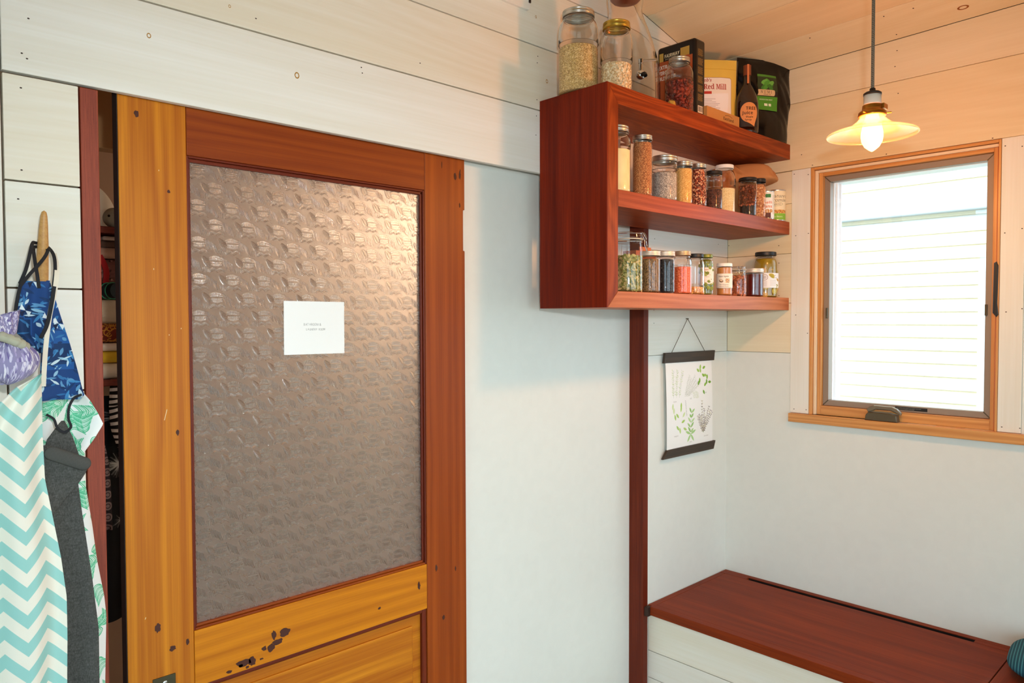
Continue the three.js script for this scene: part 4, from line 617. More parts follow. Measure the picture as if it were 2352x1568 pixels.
{ // ------------- middle shelf
  const y = SHELF.mid, group = 'glass jars on the middle shelf';
  jar({ x: 1.972, y, z: -1.563, r: 0.051, h: 0.222, neck: 0.043, lidH: 0.02, sh: 0.72, fill: 0.142, content: C.cream, lidR: 0.0455, group, label: 'tall jar of pale yellow flour, leftmost on the middle shelf' });
  const pb = thing('paper_packet', 'white paper packet standing behind the tall flour jar', 'packet', [2.098, y, -1.665]); add(pb, 'packet', bx(-0.05, 0.02, 0, 0.25, -0.015, 0.015, 1, 0.004), std({ color: S(214, 184, 164), roughness: 0.8 }));
  jar({ x: 2.1, y, z: -1.546, r: 0.0345, h: 0.211, neck: 0.0315, lidH: 0.017, sh: 0.78, fill: 0.185, content: C.flax, lidR: 0.0345, group, label: 'tall slim jar filled with brown flax seed beside the flour jar' });
  jar({ x: 2.248, y, z: -1.558, r: 0.0465, h: 0.163, neck: 0.044, lidH: 0.02, sh: 0.72, fill: 0.1, content: C.chia, lidR: 0.0475, dome: 0.01, group, label: 'wide jar of speckled grey chia seed with a broad silver lid' });
  jar({ x: 2.352, y, z: -1.545, r: 0.0325, h: 0.157, neck: 0.0305, lidH: 0.017, sh: 0.78, fill: 0.13, content: C.couscous, lidR: 0.0335, group, label: 'jar of golden couscous just right of the wide grey seed jar' });
  jar({ x: 2.451, y, z: -1.545, r: 0.032, h: 0.163, neck: 0.0275, lidH: 0.016, sh: 0.74, fill: 0.142, content: C.beans, lidR: 0.0305, group, label: 'jar of speckled red and cream beans on the middle shelf', pieces: [ell(0.0034, 0.0025, 0.002, 8), 420, [[122, 42, 20], [86, 24, 12], [206, 138, 96], [150, 56, 28], [226, 178, 140]]] });
  jar({ x: 2.563, y, z: -1.546, r: 0.0335, h: 0.152, neck: 0.0295, lidH: 0.013, sh: 0.78, fill: 0.078, content: C.raisin, lid: 'cap', lidMat: M.black, lidR: 0.032, group, label: 'half full jar of dark raisins with a black and gold lid' });
  jar({ x: 2.713, y, z: -1.588, r: 0.045, h: 0.203, neck: 0.0335, lidH: 0.015, sh: 0.68, waist: 0.001, fill: 0.105, content: C.rice, lid: 'cap', lidMat: M.whiteLid, lidR: 0.0365, group, label: 'tall jar of pale rice with a white plastic lid' });
  const dj = jar({ x: 2.836, y, z: -1.551, r: 0.037, h: 0.162, neck: 0.034, lidH: 0.0125, sh: 0.82, fill: 0.045, content: C.blackbean, lid: 'cap', lidMat: M.black, lidR: 0.0365, group, label: 'jar with black layer below brown nuts and a black lid', pieces: [ell(0.0058, 0.0045, 0.004, 10), 200, [[150, 80, 46], [120, 60, 36], [176, 100, 64]], {}] });
  { const im = dj.t.children.find((c) => c.isInstancedMesh), m = new THREE.Matrix4(), r = rng(4); for (let i = 0; i < im.count; i++) { const a = r() * 6.283, k = 0.0335 * (0.95 + 0.04 * r()); m.compose(V3(Math.cos(a) * k, 0.045 + r() * 0.085, Math.sin(a) * k), new THREE.Quaternion().setFromEuler(new THREE.Euler(r() * 6, r() * 6, r() * 6)), V3(1, 1, 1)); im.setMatrixAt(i, m); } add(dj.t, 'filling_core', cyl(0.031, 0.031, 0.084, 0.088, 32), std({ color: S(124, 64, 38), roughness: 0.8 })); }
  jar({ x: 2.908, y, z: -1.537, r: 0.0255, h: 0.166, neck: 0.0235, lidH: 0.016, sh: 0.86, fill: 0.14, content: std({ color: S(190, 128, 84), roughness: 0.8 }), lid: 'cap', lidMat: M.black, lidR: 0.0255, group, label: 'slim jar packed with tan nuts under a black lid', pieces: [ell(0.0052, 0.0042, 0.0042, 10), 330, [[222, 160, 108], [204, 140, 88], [236, 184, 134], [188, 122, 74]]] });
  const can = (name, lab, x, z, r, h, tex, a, span) => { const t = thing(name, lab, 'can', [x, y, z]); add(t, 'can_body', lathe([[0, 0.001], [r - 0.003, 0.001], [r - 0.001, 0], [r + 0.0008, 0.001], [r + 0.0008, 0.0035], [r, 0.0045], [r, h - 0.0045], [r + 0.0008, h - 0.0035], [r + 0.0008, h - 0.001], [r - 0.001, h], [r - 0.003, h - 0.003], [0, h - 0.0032]], 48), M.silver); wrapLabel(t, r + 0.0004, 0.006, h - 0.006, a, span, tex); return t; };
  const bt = label(640, 512, (x, W, H) => { x.fillStyle = '#f2efe6'; x.fillRect(0, 0, W, H); x.fillStyle = '#2f7d3a'; x.fillRect(190, 40, 200, 70); x.fillStyle = '#d9631e'; x.font = 'bold 66px sans-serif'; x.fillText('Cannellini', 170, 230, 300); x.font = 'bold 74px sans-serif'; x.fillText('Beans', 200, 310); x.fillStyle = '#c98a44'; for (let k = 0; k < 14; k++) { x.beginPath(); x.ellipse(190 + (k % 7) * 40, 360 + (k > 6 ? 32 : 0), 24, 15, k, 0, 6.3); x.fill(); } x.fillStyle = '#5a2418'; x.fillRect(160, 410, 230, 102); x.fillStyle = '#e7d9c4'; x.fillRect(420, 60, 60, 380); });
  can('tin_can', 'small white tin with orange and green print left of the chickpea tin', 2.976, -1.537, 0.0285, 0.122, bt, toCam(2.976, -1.537) - 0.1, 5.9);
  const gt = label(768, 512, (x, W, H) => { x.fillStyle = '#f2dcb4'; x.fillRect(0, 0, W, H); const r = rng(12); for (let k = 0; k < 80; k++) { x.fillStyle = ['#8fae3a', '#b7c95a', '#6f9430'][k % 3]; x.beginPath(); x.ellipse(120 + r() * 260, r() * 190, 16, 8, r() * 6, 0, 6.3); x.fill(); } x.fillStyle = '#3d3018'; x.font = 'italic 72px serif'; x.fillText('Nature’s', 350, 120); x.fillText('Promise', 350, 190); x.strokeStyle = '#5a6a2a'; x.lineWidth = 4; x.beginPath(); x.ellipse(440, 235, 110, 34, 0, 0, 6.3); x.stroke(); x.font = 'italic 40px serif'; x.fillText('Organic', 370, 248); x.fillStyle = '#c2702c'; x.fillRect(220, 230, 16, 90); for (let k = 0; k < 60; k++) { x.fillStyle = ['#d0862c', '#e2a648', '#b86a1c'][k % 3]; x.beginPath(); x.arc(140 + (k % 20) * 25 + r() * 10, 350 + Math.floor(k / 20) * 18, 14, 0, 6.3); x.fill(); } x.fillStyle = '#86b82a'; x.fillRect(0, 400, W, 112); x.fillStyle = '#f4f0c0'; x.font = '34px sans-serif'; x.fillText('Garbanzo Beans', 300, 470); });
  can('tin_can', 'taller tin with chickpeas and a green band at the shelf end', 3.064, -1.538, 0.036, 0.136, gt, toCam(3.064, -1.538) - 0.55, 5.9);
  // crumpled paper bag behind
  const kb = thing('paper_bag', 'crumpled brown paper bag behind the tins on the middle shelf', 'bag', [2.972, y, -1.70]);
  const g = new THREE.SphereGeometry(1, 96, 64), q = g.attributes.position; const ridge = (x, y, k) => 1 - 2 * Math.abs(pn(x, y, 64, 64, k) - 0.5);
  for (let i = 0; i < q.count; i++) {
    const x = q.getX(i), y2 = q.getY(i), z = q.getZ(i), bxy = (v, k) => Math.sign(v) * Math.pow(Math.abs(v), k);
    const n = 0.2 * (pn(x * 2 + 10, y2 * 2 + 10 + z, 64, 64, 5) - 0.5) + 0.14 * (ridge(x * 3 + 20 + y2 * 1.5, y2 * 2.5 + z * 2 + 20, 6) - 0.6) + 0.07 * (ridge(x * 7 + 9 - y2 * 3, y2 * 6 + z * 5 + 9, 8) - 0.6);
    const X = clamp(bxy(x, 0.6) * 0.126 * (1 + n), -0.14, 0.131), Y = clamp(0.124 + bxy(y2, 0.5) * 0.122 * (1 + n * 0.4), 0.002, 0.264), Z = clamp(bxy(z, 0.6) * 0.075 * (1 + n), -0.088, 0.092), F = sm(-0.05, 0.01, X) * sm(0.15, 0.185, Y);
    q.setXYZ(i, X, Y, Z + 0.095 * F);
  }
  g.computeVertexNormals();
  add(kb, 'paper', g, std({ color: S(196, 132, 78), roughness: 0.8 }));
}
{ // ------------- lower shelf
  const y = SHELF.low, group = 'glass jars on the lowest shelf';
  const pk = thing('snack_packet', 'purple and white packet tucked behind the seed jar in the shelf corner', 'packet', [1.985, y, -1.605]);
  const pt = label(256, 512, (x, W, H) => { x.fillStyle = '#8c2a7c'; x.fillRect(0, 0, W, H); x.fillStyle = '#f2e6f0'; x.beginPath(); x.moveTo(60, 200); x.quadraticCurveTo(200, 300, 180, 500); x.lineTo(30, 500); x.fill(); x.strokeStyle = '#d8a0cc'; x.lineWidth = 10; x.beginPath(); x.moveTo(10, 60); x.quadraticCurveTo(140, 160, 240, 400); x.stroke(); });
  const pg = bx(-0.07, 0.016, 0.0, 0.13, -0.014, 0.014, 1, 0.008, 3); { const q = pg.attributes.position, uv = pg.attributes.uv; for (let i = 0; i < q.count; i++) uv.setXY(i, (q.getX(i) + 0.07) / 0.086, q.getY(i) / 0.13); } add(pk, 'wrapper', pg, std({ map: pt, roughness: 0.35 }));
  const clipJar = (o, lidMat) => {
    const t = thing('clip_jar', o.label, 'jar', [o.x, y, o.z], o.turn || 0, group), r = o.r, h = o.h, n = o.neck;
    const pr = [[0, 0.003], [r * 0.7, 0.002], [r - 0.008, 0.0004], [r - 0.002, 0.003], [r, 0.01], [r, h * 0.56], [r - 0.001, h * 0.64], [lerp(r, n, 0.35), h * 0.72], [n + 0.001, h * 0.79], [n, h * 0.83], [n + 0.002, h * 0.845], [n + 0.003, h * 0.86]];
    add(t, 'glass_body', lathe(pr, 56), M.glass); add(t, 'seal_ring', lathe([[n - 0.004, h * 0.862], [n + 0.004, h * 0.862], [n + 0.005, h * 0.878], [n - 0.004, h * 0.882]], 48), std({ color: S(226, 214, 190), roughness: 0.5 }));
    add(t, 'lid', lathe([[n + 0.003, h * 0.884], [n + 0.004, h * 0.9], [n + 0.001, h * 0.94], [n + 0.002, h * 0.965], [n - 0.003, h * 0.985], [0, h]], 48), M.glass);
    add(t, 'contents', filling(pr, o.fill, 0.0062, 0.005), o.content); pieces(t, o.piece, nutMat, r - 0.0036, 0.006, o.fill, o.n, o.seed, o.colors, { flat: 0.3 });
    const w = [], k = r / 0.047; const F = n + 0.006;
    for (const s of [-1, 1]) { w.push(tube([[s * 0.011 * k, h * 0.95, F], [s * 0.013 * k, h * 0.9, F + 0.004], [s * 0.01 * k, h * 0.84, F + 0.007 * k], [s * 0.012 * k, h * 0.76, F + 0.009 * k], [s * 0.004 * k, h * 0.67, F + 0.013 * k]], 0.0013, 24, 6)); w.push(tube([[s * 0.008 * k, h * 0.97, n * 0.8], [s * 0.011 * k, h * 0.975, F], [s * 0.008 * k, h * 0.9, F + 0.009 * k], [0, h * 0.86, F + 0.011 * k]], 0.0013, 20, 6)); }
    const ring = new THREE.TorusGeometry(n + 0.002, 0.0011, 6, 48); ring.rotateX(Math.PI / 2); w.push(ring.clone().translate(0, h * 0.825, 0), ring.translate(0, h * 0.955, 0));
    add(t, 'wire_clip', w, M.chrome); return t;
  };
  clipJar({ x: 2.043, z: -1.561, r: 0.0485, h: 0.209, neck: 0.045, fill: 0.125, content: std({ color: S(120, 112, 56), roughness: 0.9 }), piece: ell(0.0075, 0.0042, 0.0012, 10), n: 900, seed: 31, colors: [[150, 150, 76], [128, 134, 60], [186, 172, 104], [206, 184, 118], [108, 116, 50]], label: 'large clip-top jar of green pumpkin seeds', turn: 0.35 });
  jar({ x: 2.149, y, z: -1.548, r: 0.036, h: 0.147, neck: 0.0335, lidH: 0.016, sh: 0.8, fill: 0.118, content: C.lentil, lidR: 0.0365, group, lidMat: std({ color: S(232, 222, 206), roughness: 0.35, metalness: 0.5 }), label: 'jar of brown lentils right of the pumpkin seed jar' });
  jar({ x: 2.24, y, z: -1.546, r: 0.0335, h: 0.151, neck: 0.0315, lidH: 0.016, sh: 0.8, fill: 0.122, content: C.blackbean, lidR: 0.0345, group, lidMat: std({ color: S(232, 222, 206), roughness: 0.35, metalness: 0.5 }), label: 'jar filled with black beans on the lowest shelf', pieces: [ell(0.004, 0.0027, 0.0025, 8), 380, [[34, 28, 28], [48, 42, 40], [24, 20, 20]]] });
  jar({ x: 2.352, y, z: -1.549, r: 0.0355, h: 0.16, neck: 0.0285, lidH: 0.016, sh: 0.66, round: 0.9, fill: 0.1, content: C.redlentil, lidR: 0.032, group, lidMat: std({ color: S(214, 186, 150), roughness: 0.35, metalness: 0.6 }), label: 'jar of orange red lentils on the lowest shelf' });
  const bb = thing('cardboard_box', 'flat orange brown cardboard box lying behind the bean jars', 'box', [2.262, y, -1.68], 0.02); add(bb, 'box_body', bx(-0.06, 0.07, 0, 0.163, -0.03, 0.03, 0, 0.002), std({ color: S(178, 96, 52), roughness: 0.75 })); add(bb, 'flap', bx(0.0, 0.074, 0.163, 0.182, 0.0, 0.004, 0, 0.001), std({ color: S(206, 120, 72), roughness: 0.75 }));
  jar({ x: 2.437, y, z: -1.547, r: 0.0345, h: 0.155, neck: 0.0275, lidH: 0.014, sh: 0.66, round: 0.9, fill: 0.028, content: std({ color: S(206, 140, 60), roughness: 0.8 }), lid: 'cap', lidMat: M.black, lidR: 0.031, group, label: 'nearly empty jar of popcorn kernels with a black lid', pieces: [ell(0.0042, 0.0036, 0.0027, 8), 190, [[232, 166, 76], [214, 140, 52], [244, 194, 112]], { flat: 1.0 }] });
  const paper = (w, h, fn) => label(w, h, fn);
  // olives
  const ol = jar({ x: 2.535, y, z: -1.56, r: 0.0275, h: 0.16, neck: 0.0225, lidH: 0.0135, sh: 0.82, fill: 0.138, content: phy({ color: S(120, 122, 40), roughness: 0.3, transmission: 0.2, thickness: 0 }), lid: 'cap', lidMat: std({ color: S(120, 124, 46), roughness: 0.4, metalness: 0.3 }), lidR: 0.0245, group, label: 'slim jar of green olives with a cream paper label', pieces: [ell(0.0085, 0.0075, 0.006, 14), 44, [[138, 150, 56], [122, 134, 46], [156, 164, 70]]] });
  wrapLabel(ol.t, 0.0279, 0.044, 0.108, toCam(2.535, -1.56), 4.2, paper(640, 320, (x, W, H) => { x.fillStyle = '#f3e2d2'; x.fillRect(0, 0, W, H); x.fillStyle = '#7a6a50'; x.font = '30px serif'; x.fillText('Castelvetrano', 260, 150, 160); x.fillText('Olives', 300, 190); x.strokeStyle = '#5c6a3a'; x.lineWidth = 3; x.beginPath(); x.arc(400, 260, 26, 0, 5); x.stroke(); x.fillStyle = '#c9a890'; x.fillRect(280, 30, 90, 26); }));
  // almond butter
  const ab = jar({ x: 2.642, y, z: -1.544, r: 0.031, h: 0.13, neck: 0.027, lidH: 0.014, sh: 0.86, fill: 0.112, content: std({ color: S(198, 130, 62), roughness: 0.5 }), lid: 'cap', lidMat: M.whiteLid, lidR: 0.0305, group, label: 'jar of tan nut butter with a white lid and printed label' });
  wrapLabel(ab.t, 0.0314, 0.03, 0.088, toCam(2.642, -1.544) - 0.1, 4.4, paper(768, 384, (x, W, H) => { x.fillStyle = '#f2e8d8'; x.fillRect(0, 0, W, H); x.fillStyle = '#3a2a1c'; x.font = 'bold 52px serif'; x.fillText('Once Again', 270, 90, 230); x.fillStyle = '#6a4a2a'; x.beginPath(); x.ellipse(330, 190, 50, 36, 0.4, 0, 6.3); x.fill(); x.fillStyle = '#e8d2b0'; x.beginPath(); x.ellipse(330, 180, 38, 20, 0.4, 0, 6.3); x.fill(); for (let k = 0; k < 12; k++) { x.fillStyle = ['#c47a2c', '#8a4c1c', '#e0a24c'][k % 3]; x.beginPath(); x.ellipse(440 + (k % 4) * 22, 150 + Math.floor(k / 4) * 36, 17, 11, k, 0, 6.3); x.fill(); } x.fillStyle = '#2c2018'; x.font = '34px serif'; x.fillText('The Original', 290, 300); x.font = '30px serif'; x.fillText('Almond Butter', 290, 345); x.fillRect(0, 372, W, 6); }));
  clipJar({ x: 2.754, z: -1.548, r: 0.0345, h: 0.124, neck: 0.0305, fill: 0.082, content: std({ color: S(120, 62, 32), roughness: 0.9 }), piece: ell(0.0078, 0.0048, 0.0034, 10), n: 300, seed: 37, colors: [[170, 92, 50], [148, 76, 38], [190, 110, 66], [132, 64, 32]], label: 'small clip-top jar of whole almonds', turn: -0.75 });
  const pick = jar({ x: 3.03, y, z: -1.57, r: 0.054, h: 0.199, neck: 0.041, lidH: 0.016, sh: 0.66, round: 0.9, fill: 0.168, content: phy({ color: S(150, 122, 26), roughness: 0.25 }), lid: 'cap', lidMat: M.black, lidR: 0.0445, group, label: 'large jar of pickled green tomatoes with a white label, at the shelf end', pieces: [ell(0.015, 0.013, 0.004, 16), 46, [[176, 158, 48], [150, 140, 40], [196, 176, 66], [206, 160, 60]]] });
  wrapLabel(pick.t, 0.0545, 0.042, 0.106, toCam(3.03, -1.57) + 0.22, 2.3, paper(768, 420, (x, W, H) => { x.fillStyle = '#f6f2ee'; x.fillRect(0, 0, W, H); x.strokeStyle = '#6e2630'; x.lineWidth = 9; x.beginPath(); x.arc(290, 120, 78, 0, 6.3); x.stroke(); x.fillStyle = '#6e2630'; x.font = 'bold 40px sans-serif'; x.fillText('CITY', 246, 116); x.fillText('MKT', 252, 156); x.fillStyle = '#7c7c80'; x.font = '54px sans-serif'; x.fillText('Pickled', 430, 90); x.fillText('Tomatoes', 430, 150, 220); for (let k = 0; k < 8; k++) { x.fillStyle = '#b8b4b4'; x.fillRect(430, 190 + k * 24, 180, 6); x.fillRect(220, 230 + k * 20, 130, 5); } }));
  const jm = jar({ x: 2.893, y, z: -1.553, r: 0.042, h: 0.12, neck: 0.04, lidH: 0.018, sh: 0.82, fill: 0.096, content: phy({ color: S(84, 18, 14), roughness: 0.2 }), lidR: 0.0435, group, lidMat: std({ color: S(226, 214, 200), roughness: 0.35, metalness: 0.5 }), label: 'squat jar of dark red jam with a pale lid before the pickles', dome: 0.001 });
}
// ---------------------------------------------------------------- botanical print hanging in the niche
{
  const p = thing('botanical_print', 'paper print of green herbs hung on a string between dark wooden bars', 'print', [0, 0, WZ]);
  add(p, 'top_bar', extr([[2.58, 1.4135], [2.97, 1.4115], [2.977, 1.4565], [2.588, 1.4565]], 0.012, 0, 0.0012).translate(0, 0, 0.004), M.walnut);
  add(p, 'bottom_bar', extr([[2.571, 1.009], [2.967, 1.0075], [2.982, 1.0445], [2.603, 1.0455]], 0.012, 0, 0.0012).translate(0, 0, 0.006), M.walnut);
  const art = canvasTex(760, 800, (x, W, H) => {
    x.fillStyle = '#f4f3ee'; x.fillRect(0, 0, W, H); const r = rng(21);
    const leaf = (cx, cy, l, w, a, c) => { x.fillStyle = c; x.save(); x.translate(cx, cy); x.rotate(a); x.beginPath(); x.moveTo(0, 0); x.quadraticCurveTo(w, -l * 0.5, 0, -l); x.quadraticCurveTo(-w, -l * 0.5, 0, 0); x.fill(); x.restore(); };
    const sprig = (cx, cy, len, a, n, l, w, cols, bend = 0.3) => { let px = cx, py = cy, t = a; for (let i = 0; i < n; i++) { t += bend / n; const nx = px + Math.sin(t) * len / n, ny = py - Math.cos(t) * len / n; x.strokeStyle = 'rgba(120,130,90,0.6)'; x.lineWidth = 2; x.beginPath(); x.moveTo(px, py); x.lineTo(nx, ny); x.stroke(); for (const s of [-1, 1]) leaf(nx, ny, l * (0.7 + r() * 0.5), w, t + s * (0.6 + r() * 0.4), cols[Math.floor(r() * cols.length)]); px = nx; py = ny; } };
    const pale = ['#d9e2c0', '#cbd8ae', '#e2e6d6', '#dfe0dc'], grey = ['#d5d4cc', '#c6c8bc', '#dcdcd4'], green = ['#86b53c', '#6ea02e', '#a2c65c'], lime = ['#b9d67a', '#a9cc66', '#cfe0a0'], mauve = ['#9c8f92', '#b4a8a0', '#7e7470', '#c8bca0'];
    for (const [cx, a] of [[120, -0.1], [165, 0], [210, 0.15]]) sprig(cx, 330, 240, a, 12, 30, 9, pale, 0.2);
    for (let k = 0; k < 6; k++) sprig(300 + k * 12, 330, 180 + r() * 60, 0.3 + k * 0.13, 12, 22, 4, grey, 0.2); for (let k = 0; k < 60; k++) { x.strokeStyle = '#dfe2cc'; x.lineWidth = 2; x.beginPath(); x.arc(430 + r() * 90, 290 + r() * 60, 5 + r() * 9, 0, 4); x.stroke(); }
    for (const [cx, cy, a] of [[560, 90, 0.2], [600, 80, 1.2], [545, 110, -0.9], [590, 130, 2.2], [550, 165, 3.2], [620, 140, 1.8], [540, 190, 3.6], [670, 190, 0.2], [690, 215, 1.6], [665, 235, 0.0], [620, 250, 0.9], [600, 285, 2.6], [570, 120, -0.3]]) leaf(cx, cy, 52, 26, a, green[Math.floor(r() * 3)]);
    for (const [cx, cy, a] of [[120, 480, 0], [100, 440, 0.1], [230, 470, 0.2], [200, 520, -0.8], [260, 520, 0.7], [150, 540, -0.3], [240, 570, 1.2], [160, 590, 2.4], [210, 610, 2.9], [270, 620, 2.0], [235, 440, 0.1]]) leaf(cx, cy, 62, 24, a, lime[Math.floor(r() * 3)]);
    sprig(330, 520, 150, -0.2, 10, 10, 4, ['#b8b0b4', '#a49aa2'], 0.1); sprig(390, 720, 230, 0, 5, 62, 22, ['#a8cc82', '#bcd89a', '#8fbc6a'], 0.1); for (const a of [-1.2, 1.2, 2.5, -2.5]) leaf(390, 690, 90, 24, a, '#a8cf86');
    for (let k = 0; k < 9; k++) sprig(600, 700, 150 + r() * 170, -0.6 + k * 0.15, 11, 22, 8, mauve, 0.15);
    x.fillStyle = '#b8b6ac'; x.font = 'italic 18px serif'; for (const [s, px, py] of [['thyme', 110, 370], ['dill', 380, 360], ['basil', 620, 320], ['oregano', 120, 690], ['mint', 370, 770], ['lavender', 610, 740]]) x.fillText(s, px, py);
  }, { wrap: false });
  const g = new THREE.PlaneGeometry(0.366, 0.372, 16, 16), q = g.attributes.position; for (let i = 0; i < q.count; i++) { const u = q.getX(i) / 0.366, v = q.getY(i) / 0.372; q.setXYZ(i, q.getX(i) + 2.778 - 0.012 * v, q.getY(i) + 1.229, 0.010 + 0.006 * (0.25 - v * v) * 4 * 0.5 + 0.004 * Math.pow(2 * Math.abs(u), 3) * (u < 0 ? 1 : 0)); } g.computeVertexNormals();
  add(p, 'paper', g, std({ map: art, roughness: 0.8, side: THREE.DoubleSide }));
  add(p, 'string', [tube([[2.642, 1.456, 0.009], [2.7, 1.525, 0.009], [2.762, 1.5985, 0.008]], 0.0013, 12, 6), tube([[2.9, 1.456, 0.009], [2.83, 1.53, 0.009], [2.766, 1.5985, 0.008]], 0.0013, 12, 6)], std({ color: S(96, 82, 58), roughness: 0.9 }));
  add(p, 'nail', new THREE.CylinderGeometry(0.0022, 0.0022, 0.014, 8).rotateX(Math.PI / 2).translate(2.764, 1.6, 0.006), M.bronzeDark);
}
// ---------------------------------------------------------------- aprons and cloths on the hook at the left
{
  const h = thing('coat_hook', 'tapered wooden peg hook on the white planks, holding the aprons', 'hook', [0, 0, 0]);
  const peg = lathe([[0, 0], [0.0115, 0], [0.0118, 0.03], [0.0105, 0.09], [0.0078, 0.14], [0.0062, 0.158], [0.0042, 0.166], [0, 0.169]], 20); peg.rotateX(0.23); peg.translate(0.3495, 1.66, -1.789);
  add(h, 'peg', peg, phy({ map: woodTex({ light: [214, 166, 96], dark: [166, 112, 56], L: 0.2, W: 0.05, streak: 6, fine: 30, s: 97, w: 256, h: 256 }), roughness: 0.45 }));
  const black = std({ color: S(30, 30, 34), roughness: 0.9 });
  // blue printed apron
  const blueT = canvasTex(1024, 1024, (x, W, H) => {
    x.fillStyle = '#163f78'; x.fillRect(0, 0, W, H); const r = rng(33);
    for (let k = 0; k < 40; k++) { x.fillStyle = ['#0f2c58', '#1c5596', '#123562'][k % 3]; x.fillRect(r() * W, r() * H, 90 + r() * 160, 40 + r() * 120); }
    for (let k = 0; k < 430; k++) { x.fillStyle = ['#5b93bd', '#8fbcd4', '#2f6fa6', '#c3dae2', '#3f86bb', '#123562'][k % 6]; x.save(); x.translate(r() * W, r() * H); x.rotate(r() * 6.3); const l = 40 + r() * 70, w = 10 + r() * 18; x.beginPath(); x.moveTo(0, 0); x.quadraticCurveTo(w, l / 2, 0, l); x.quadraticCurveTo(-w, l / 2, 0, 0); x.fill(); x.restore(); }
    for (let k = 0; k < 16; k++) { const cx = r() * W, cy = r() * H; x.fillStyle = '#dde8ea'; for (const [a, b] of [[-1, -1], [1, 1]]) { x.beginPath(); x.moveTo(cx, cy); x.lineTo(cx + a * 44, cy + b * 10); x.lineTo(cx + a * 26, cy + b * 52); x.fill(); } x.fillStyle = '#0b1d40'; for (const [a, b] of [[1, -1], [-1, 1]]) { x.beginPath(); x.moveTo(cx, cy); x.lineTo(cx + a * 44, cy + b * 10); x.lineTo(cx + a * 26, cy + b * 52); x.fill(); } }
  }, { rep: [1 / 0.25, 1 / 0.25] });
  const blue = std({ map: blueT, roughness: 0.85 });
  const a = thing('apron', 'navy blue printed apron with black straps hanging from the wooden hook', 'apron', [0, 0, 0]);
  add(a, 'skirt', cloth([[1.681, 0.346, 0.352], [1.640, 0.342, 0.362], [1.600, 0.338, 0.372], [1.555, 0.335, 0.384], [1.505, 0.331, 0.395], [1.462, 0.329, 0.403], [1.446, 0.329, 0.406], [1.438, 0.329, 0.396]], -1.727, (u, v) => 0.012 * Math.sin(u * 5 + v * 2) * v + 0.016 * u * v, 0.005), blue);
  add(a, 'bib', cloth([[1.678, 0.298, 0.347], [1.66, 0.294, 0.346], [1.63, 0.29, 0.345], [1.60, 0.285, 0.342], [1.575, 0.290, 0.338], [1.553, 0.31, 0.336], [1.535, 0.322, 0.334]], -1.703, (u, v) => 0.006 * Math.sin(u * 9) * (0.4 + v), 0.005), blue);
  add(a, 'trim_band', ribbon([[0.3635, 1.738, -1.742], [0.3625, 1.71, -1.716], [0.356, 1.67, -1.698], [0.343, 1.61, -1.69], [0.335, 1.55, -1.688], [0.331, 1.50, -1.688], [0.330, 1.47, -1.692]], 0.0085, 0.002, 40), std({ color: S(232, 222, 202), roughness: 0.9 }), 'cream edge binding');
  const st = (pts, w = 0.0062) => add(a, 'strap', ribbon(pts, w, 0.0016, 40), black);
  st([[0.296, 1.672, -1.70], [0.307, 1.699, -1.704], [0.318, 1.735, -1.72], [0.328, 1.756, -1.75], [0.341, 1.761, -1.789], [0.354, 1.756, -1.775], [0.361, 1.735, -1.735], [0.359, 1.705, -1.712], [0.353, 1.668, -1.70]]);
  st([[0.328, 1.664, -1.70], [0.327, 1.69, -1.708], [0.326, 1.72, -1.722], [0.330, 1.745, -1.752], [0.341, 1.753, -1.787], [0.355, 1.748, -1.764], [0.349, 1.735, -1.735], [0.331, 1.712, -1.712], [0.312, 1.69, -1.70], [0.296, 1.668, -1.695]]);
  st([[0.297, 1.672, -1.697], [0.29, 1.64, -1.694], [0.284, 1.60, -1.692], [0.280, 1.575, -1.69]], 0.006);
  st([[0.352, 1.668, -1.69], [0.345, 1.63, -1.684], [0.336, 1.59, -1.682], [0.326, 1.566, -1.684]], 0.007);
  // purple bonnet
  const b = thing('cloth_bonnet', 'gathered lilac and white cloth bonnet at the left picture edge', 'bonnet', [0.262, 1.535, -1.66]);
  const lil = canvasTex(512, 512, (x, W, H) => { x.fillStyle = '#8e88ae'; x.fillRect(0, 0, W, H); const r = rng(44); for (let k = 0; k < 150; k++) { x.fillStyle = ['#c9c4dc', '#e4e0ea', '#6f639a', '#a79cc6', '#c9c4dc'][k % 5]; x.beginPath(); x.ellipse(r() * W, r() * H, 4 + r() * 5, 30 + r() * 50, r() * 0.3 - 0.15, 0, 6.3); x.fill(); } }, { rep: [3, 2] });
  const lilM = std({ map: lil, roughness: 0.9 });
  const puff = new THREE.SphereGeometry(1, 64, 40), pq = puff.attributes.position; for (let i = 0; i < pq.count; i++) { const x = pq.getX(i), y = pq.getY(i), z = pq.getZ(i), an = Math.atan2(x, z), k = 1 + 0.06 * Math.sin(an * 11) * Math.max(0, 0.4 + y) ; pq.setXYZ(i, x * 0.056 * k, y * 0.042 * (1 + 0.05 * Math.sin(an * 3)) - 0.012, z * 0.04 * k); } puff.computeVertexNormals(); add(b, 'crown', puff, lilM);
  const band = new THREE.TorusGeometry(0.03, 0.009, 12, 48); { const q = band.attributes.position; for (let i = 0; i < q.count; i++) { const an = Math.atan2(q.getY(i), q.getX(i)), k = 1 + 0.07 * Math.sin(an * 16); q.setXYZ(i, q.getX(i) * k, q.getY(i) * k, q.getZ(i) * k); } } band.rotateX(Math.PI / 2.2); band.rotateZ(-0.45); band.translate(0.004, 0.026, 0); band.computeVertexNormals(); add(b, 'gathered_band', band, std({ color: S(176, 174, 152), roughness: 0.95 }));
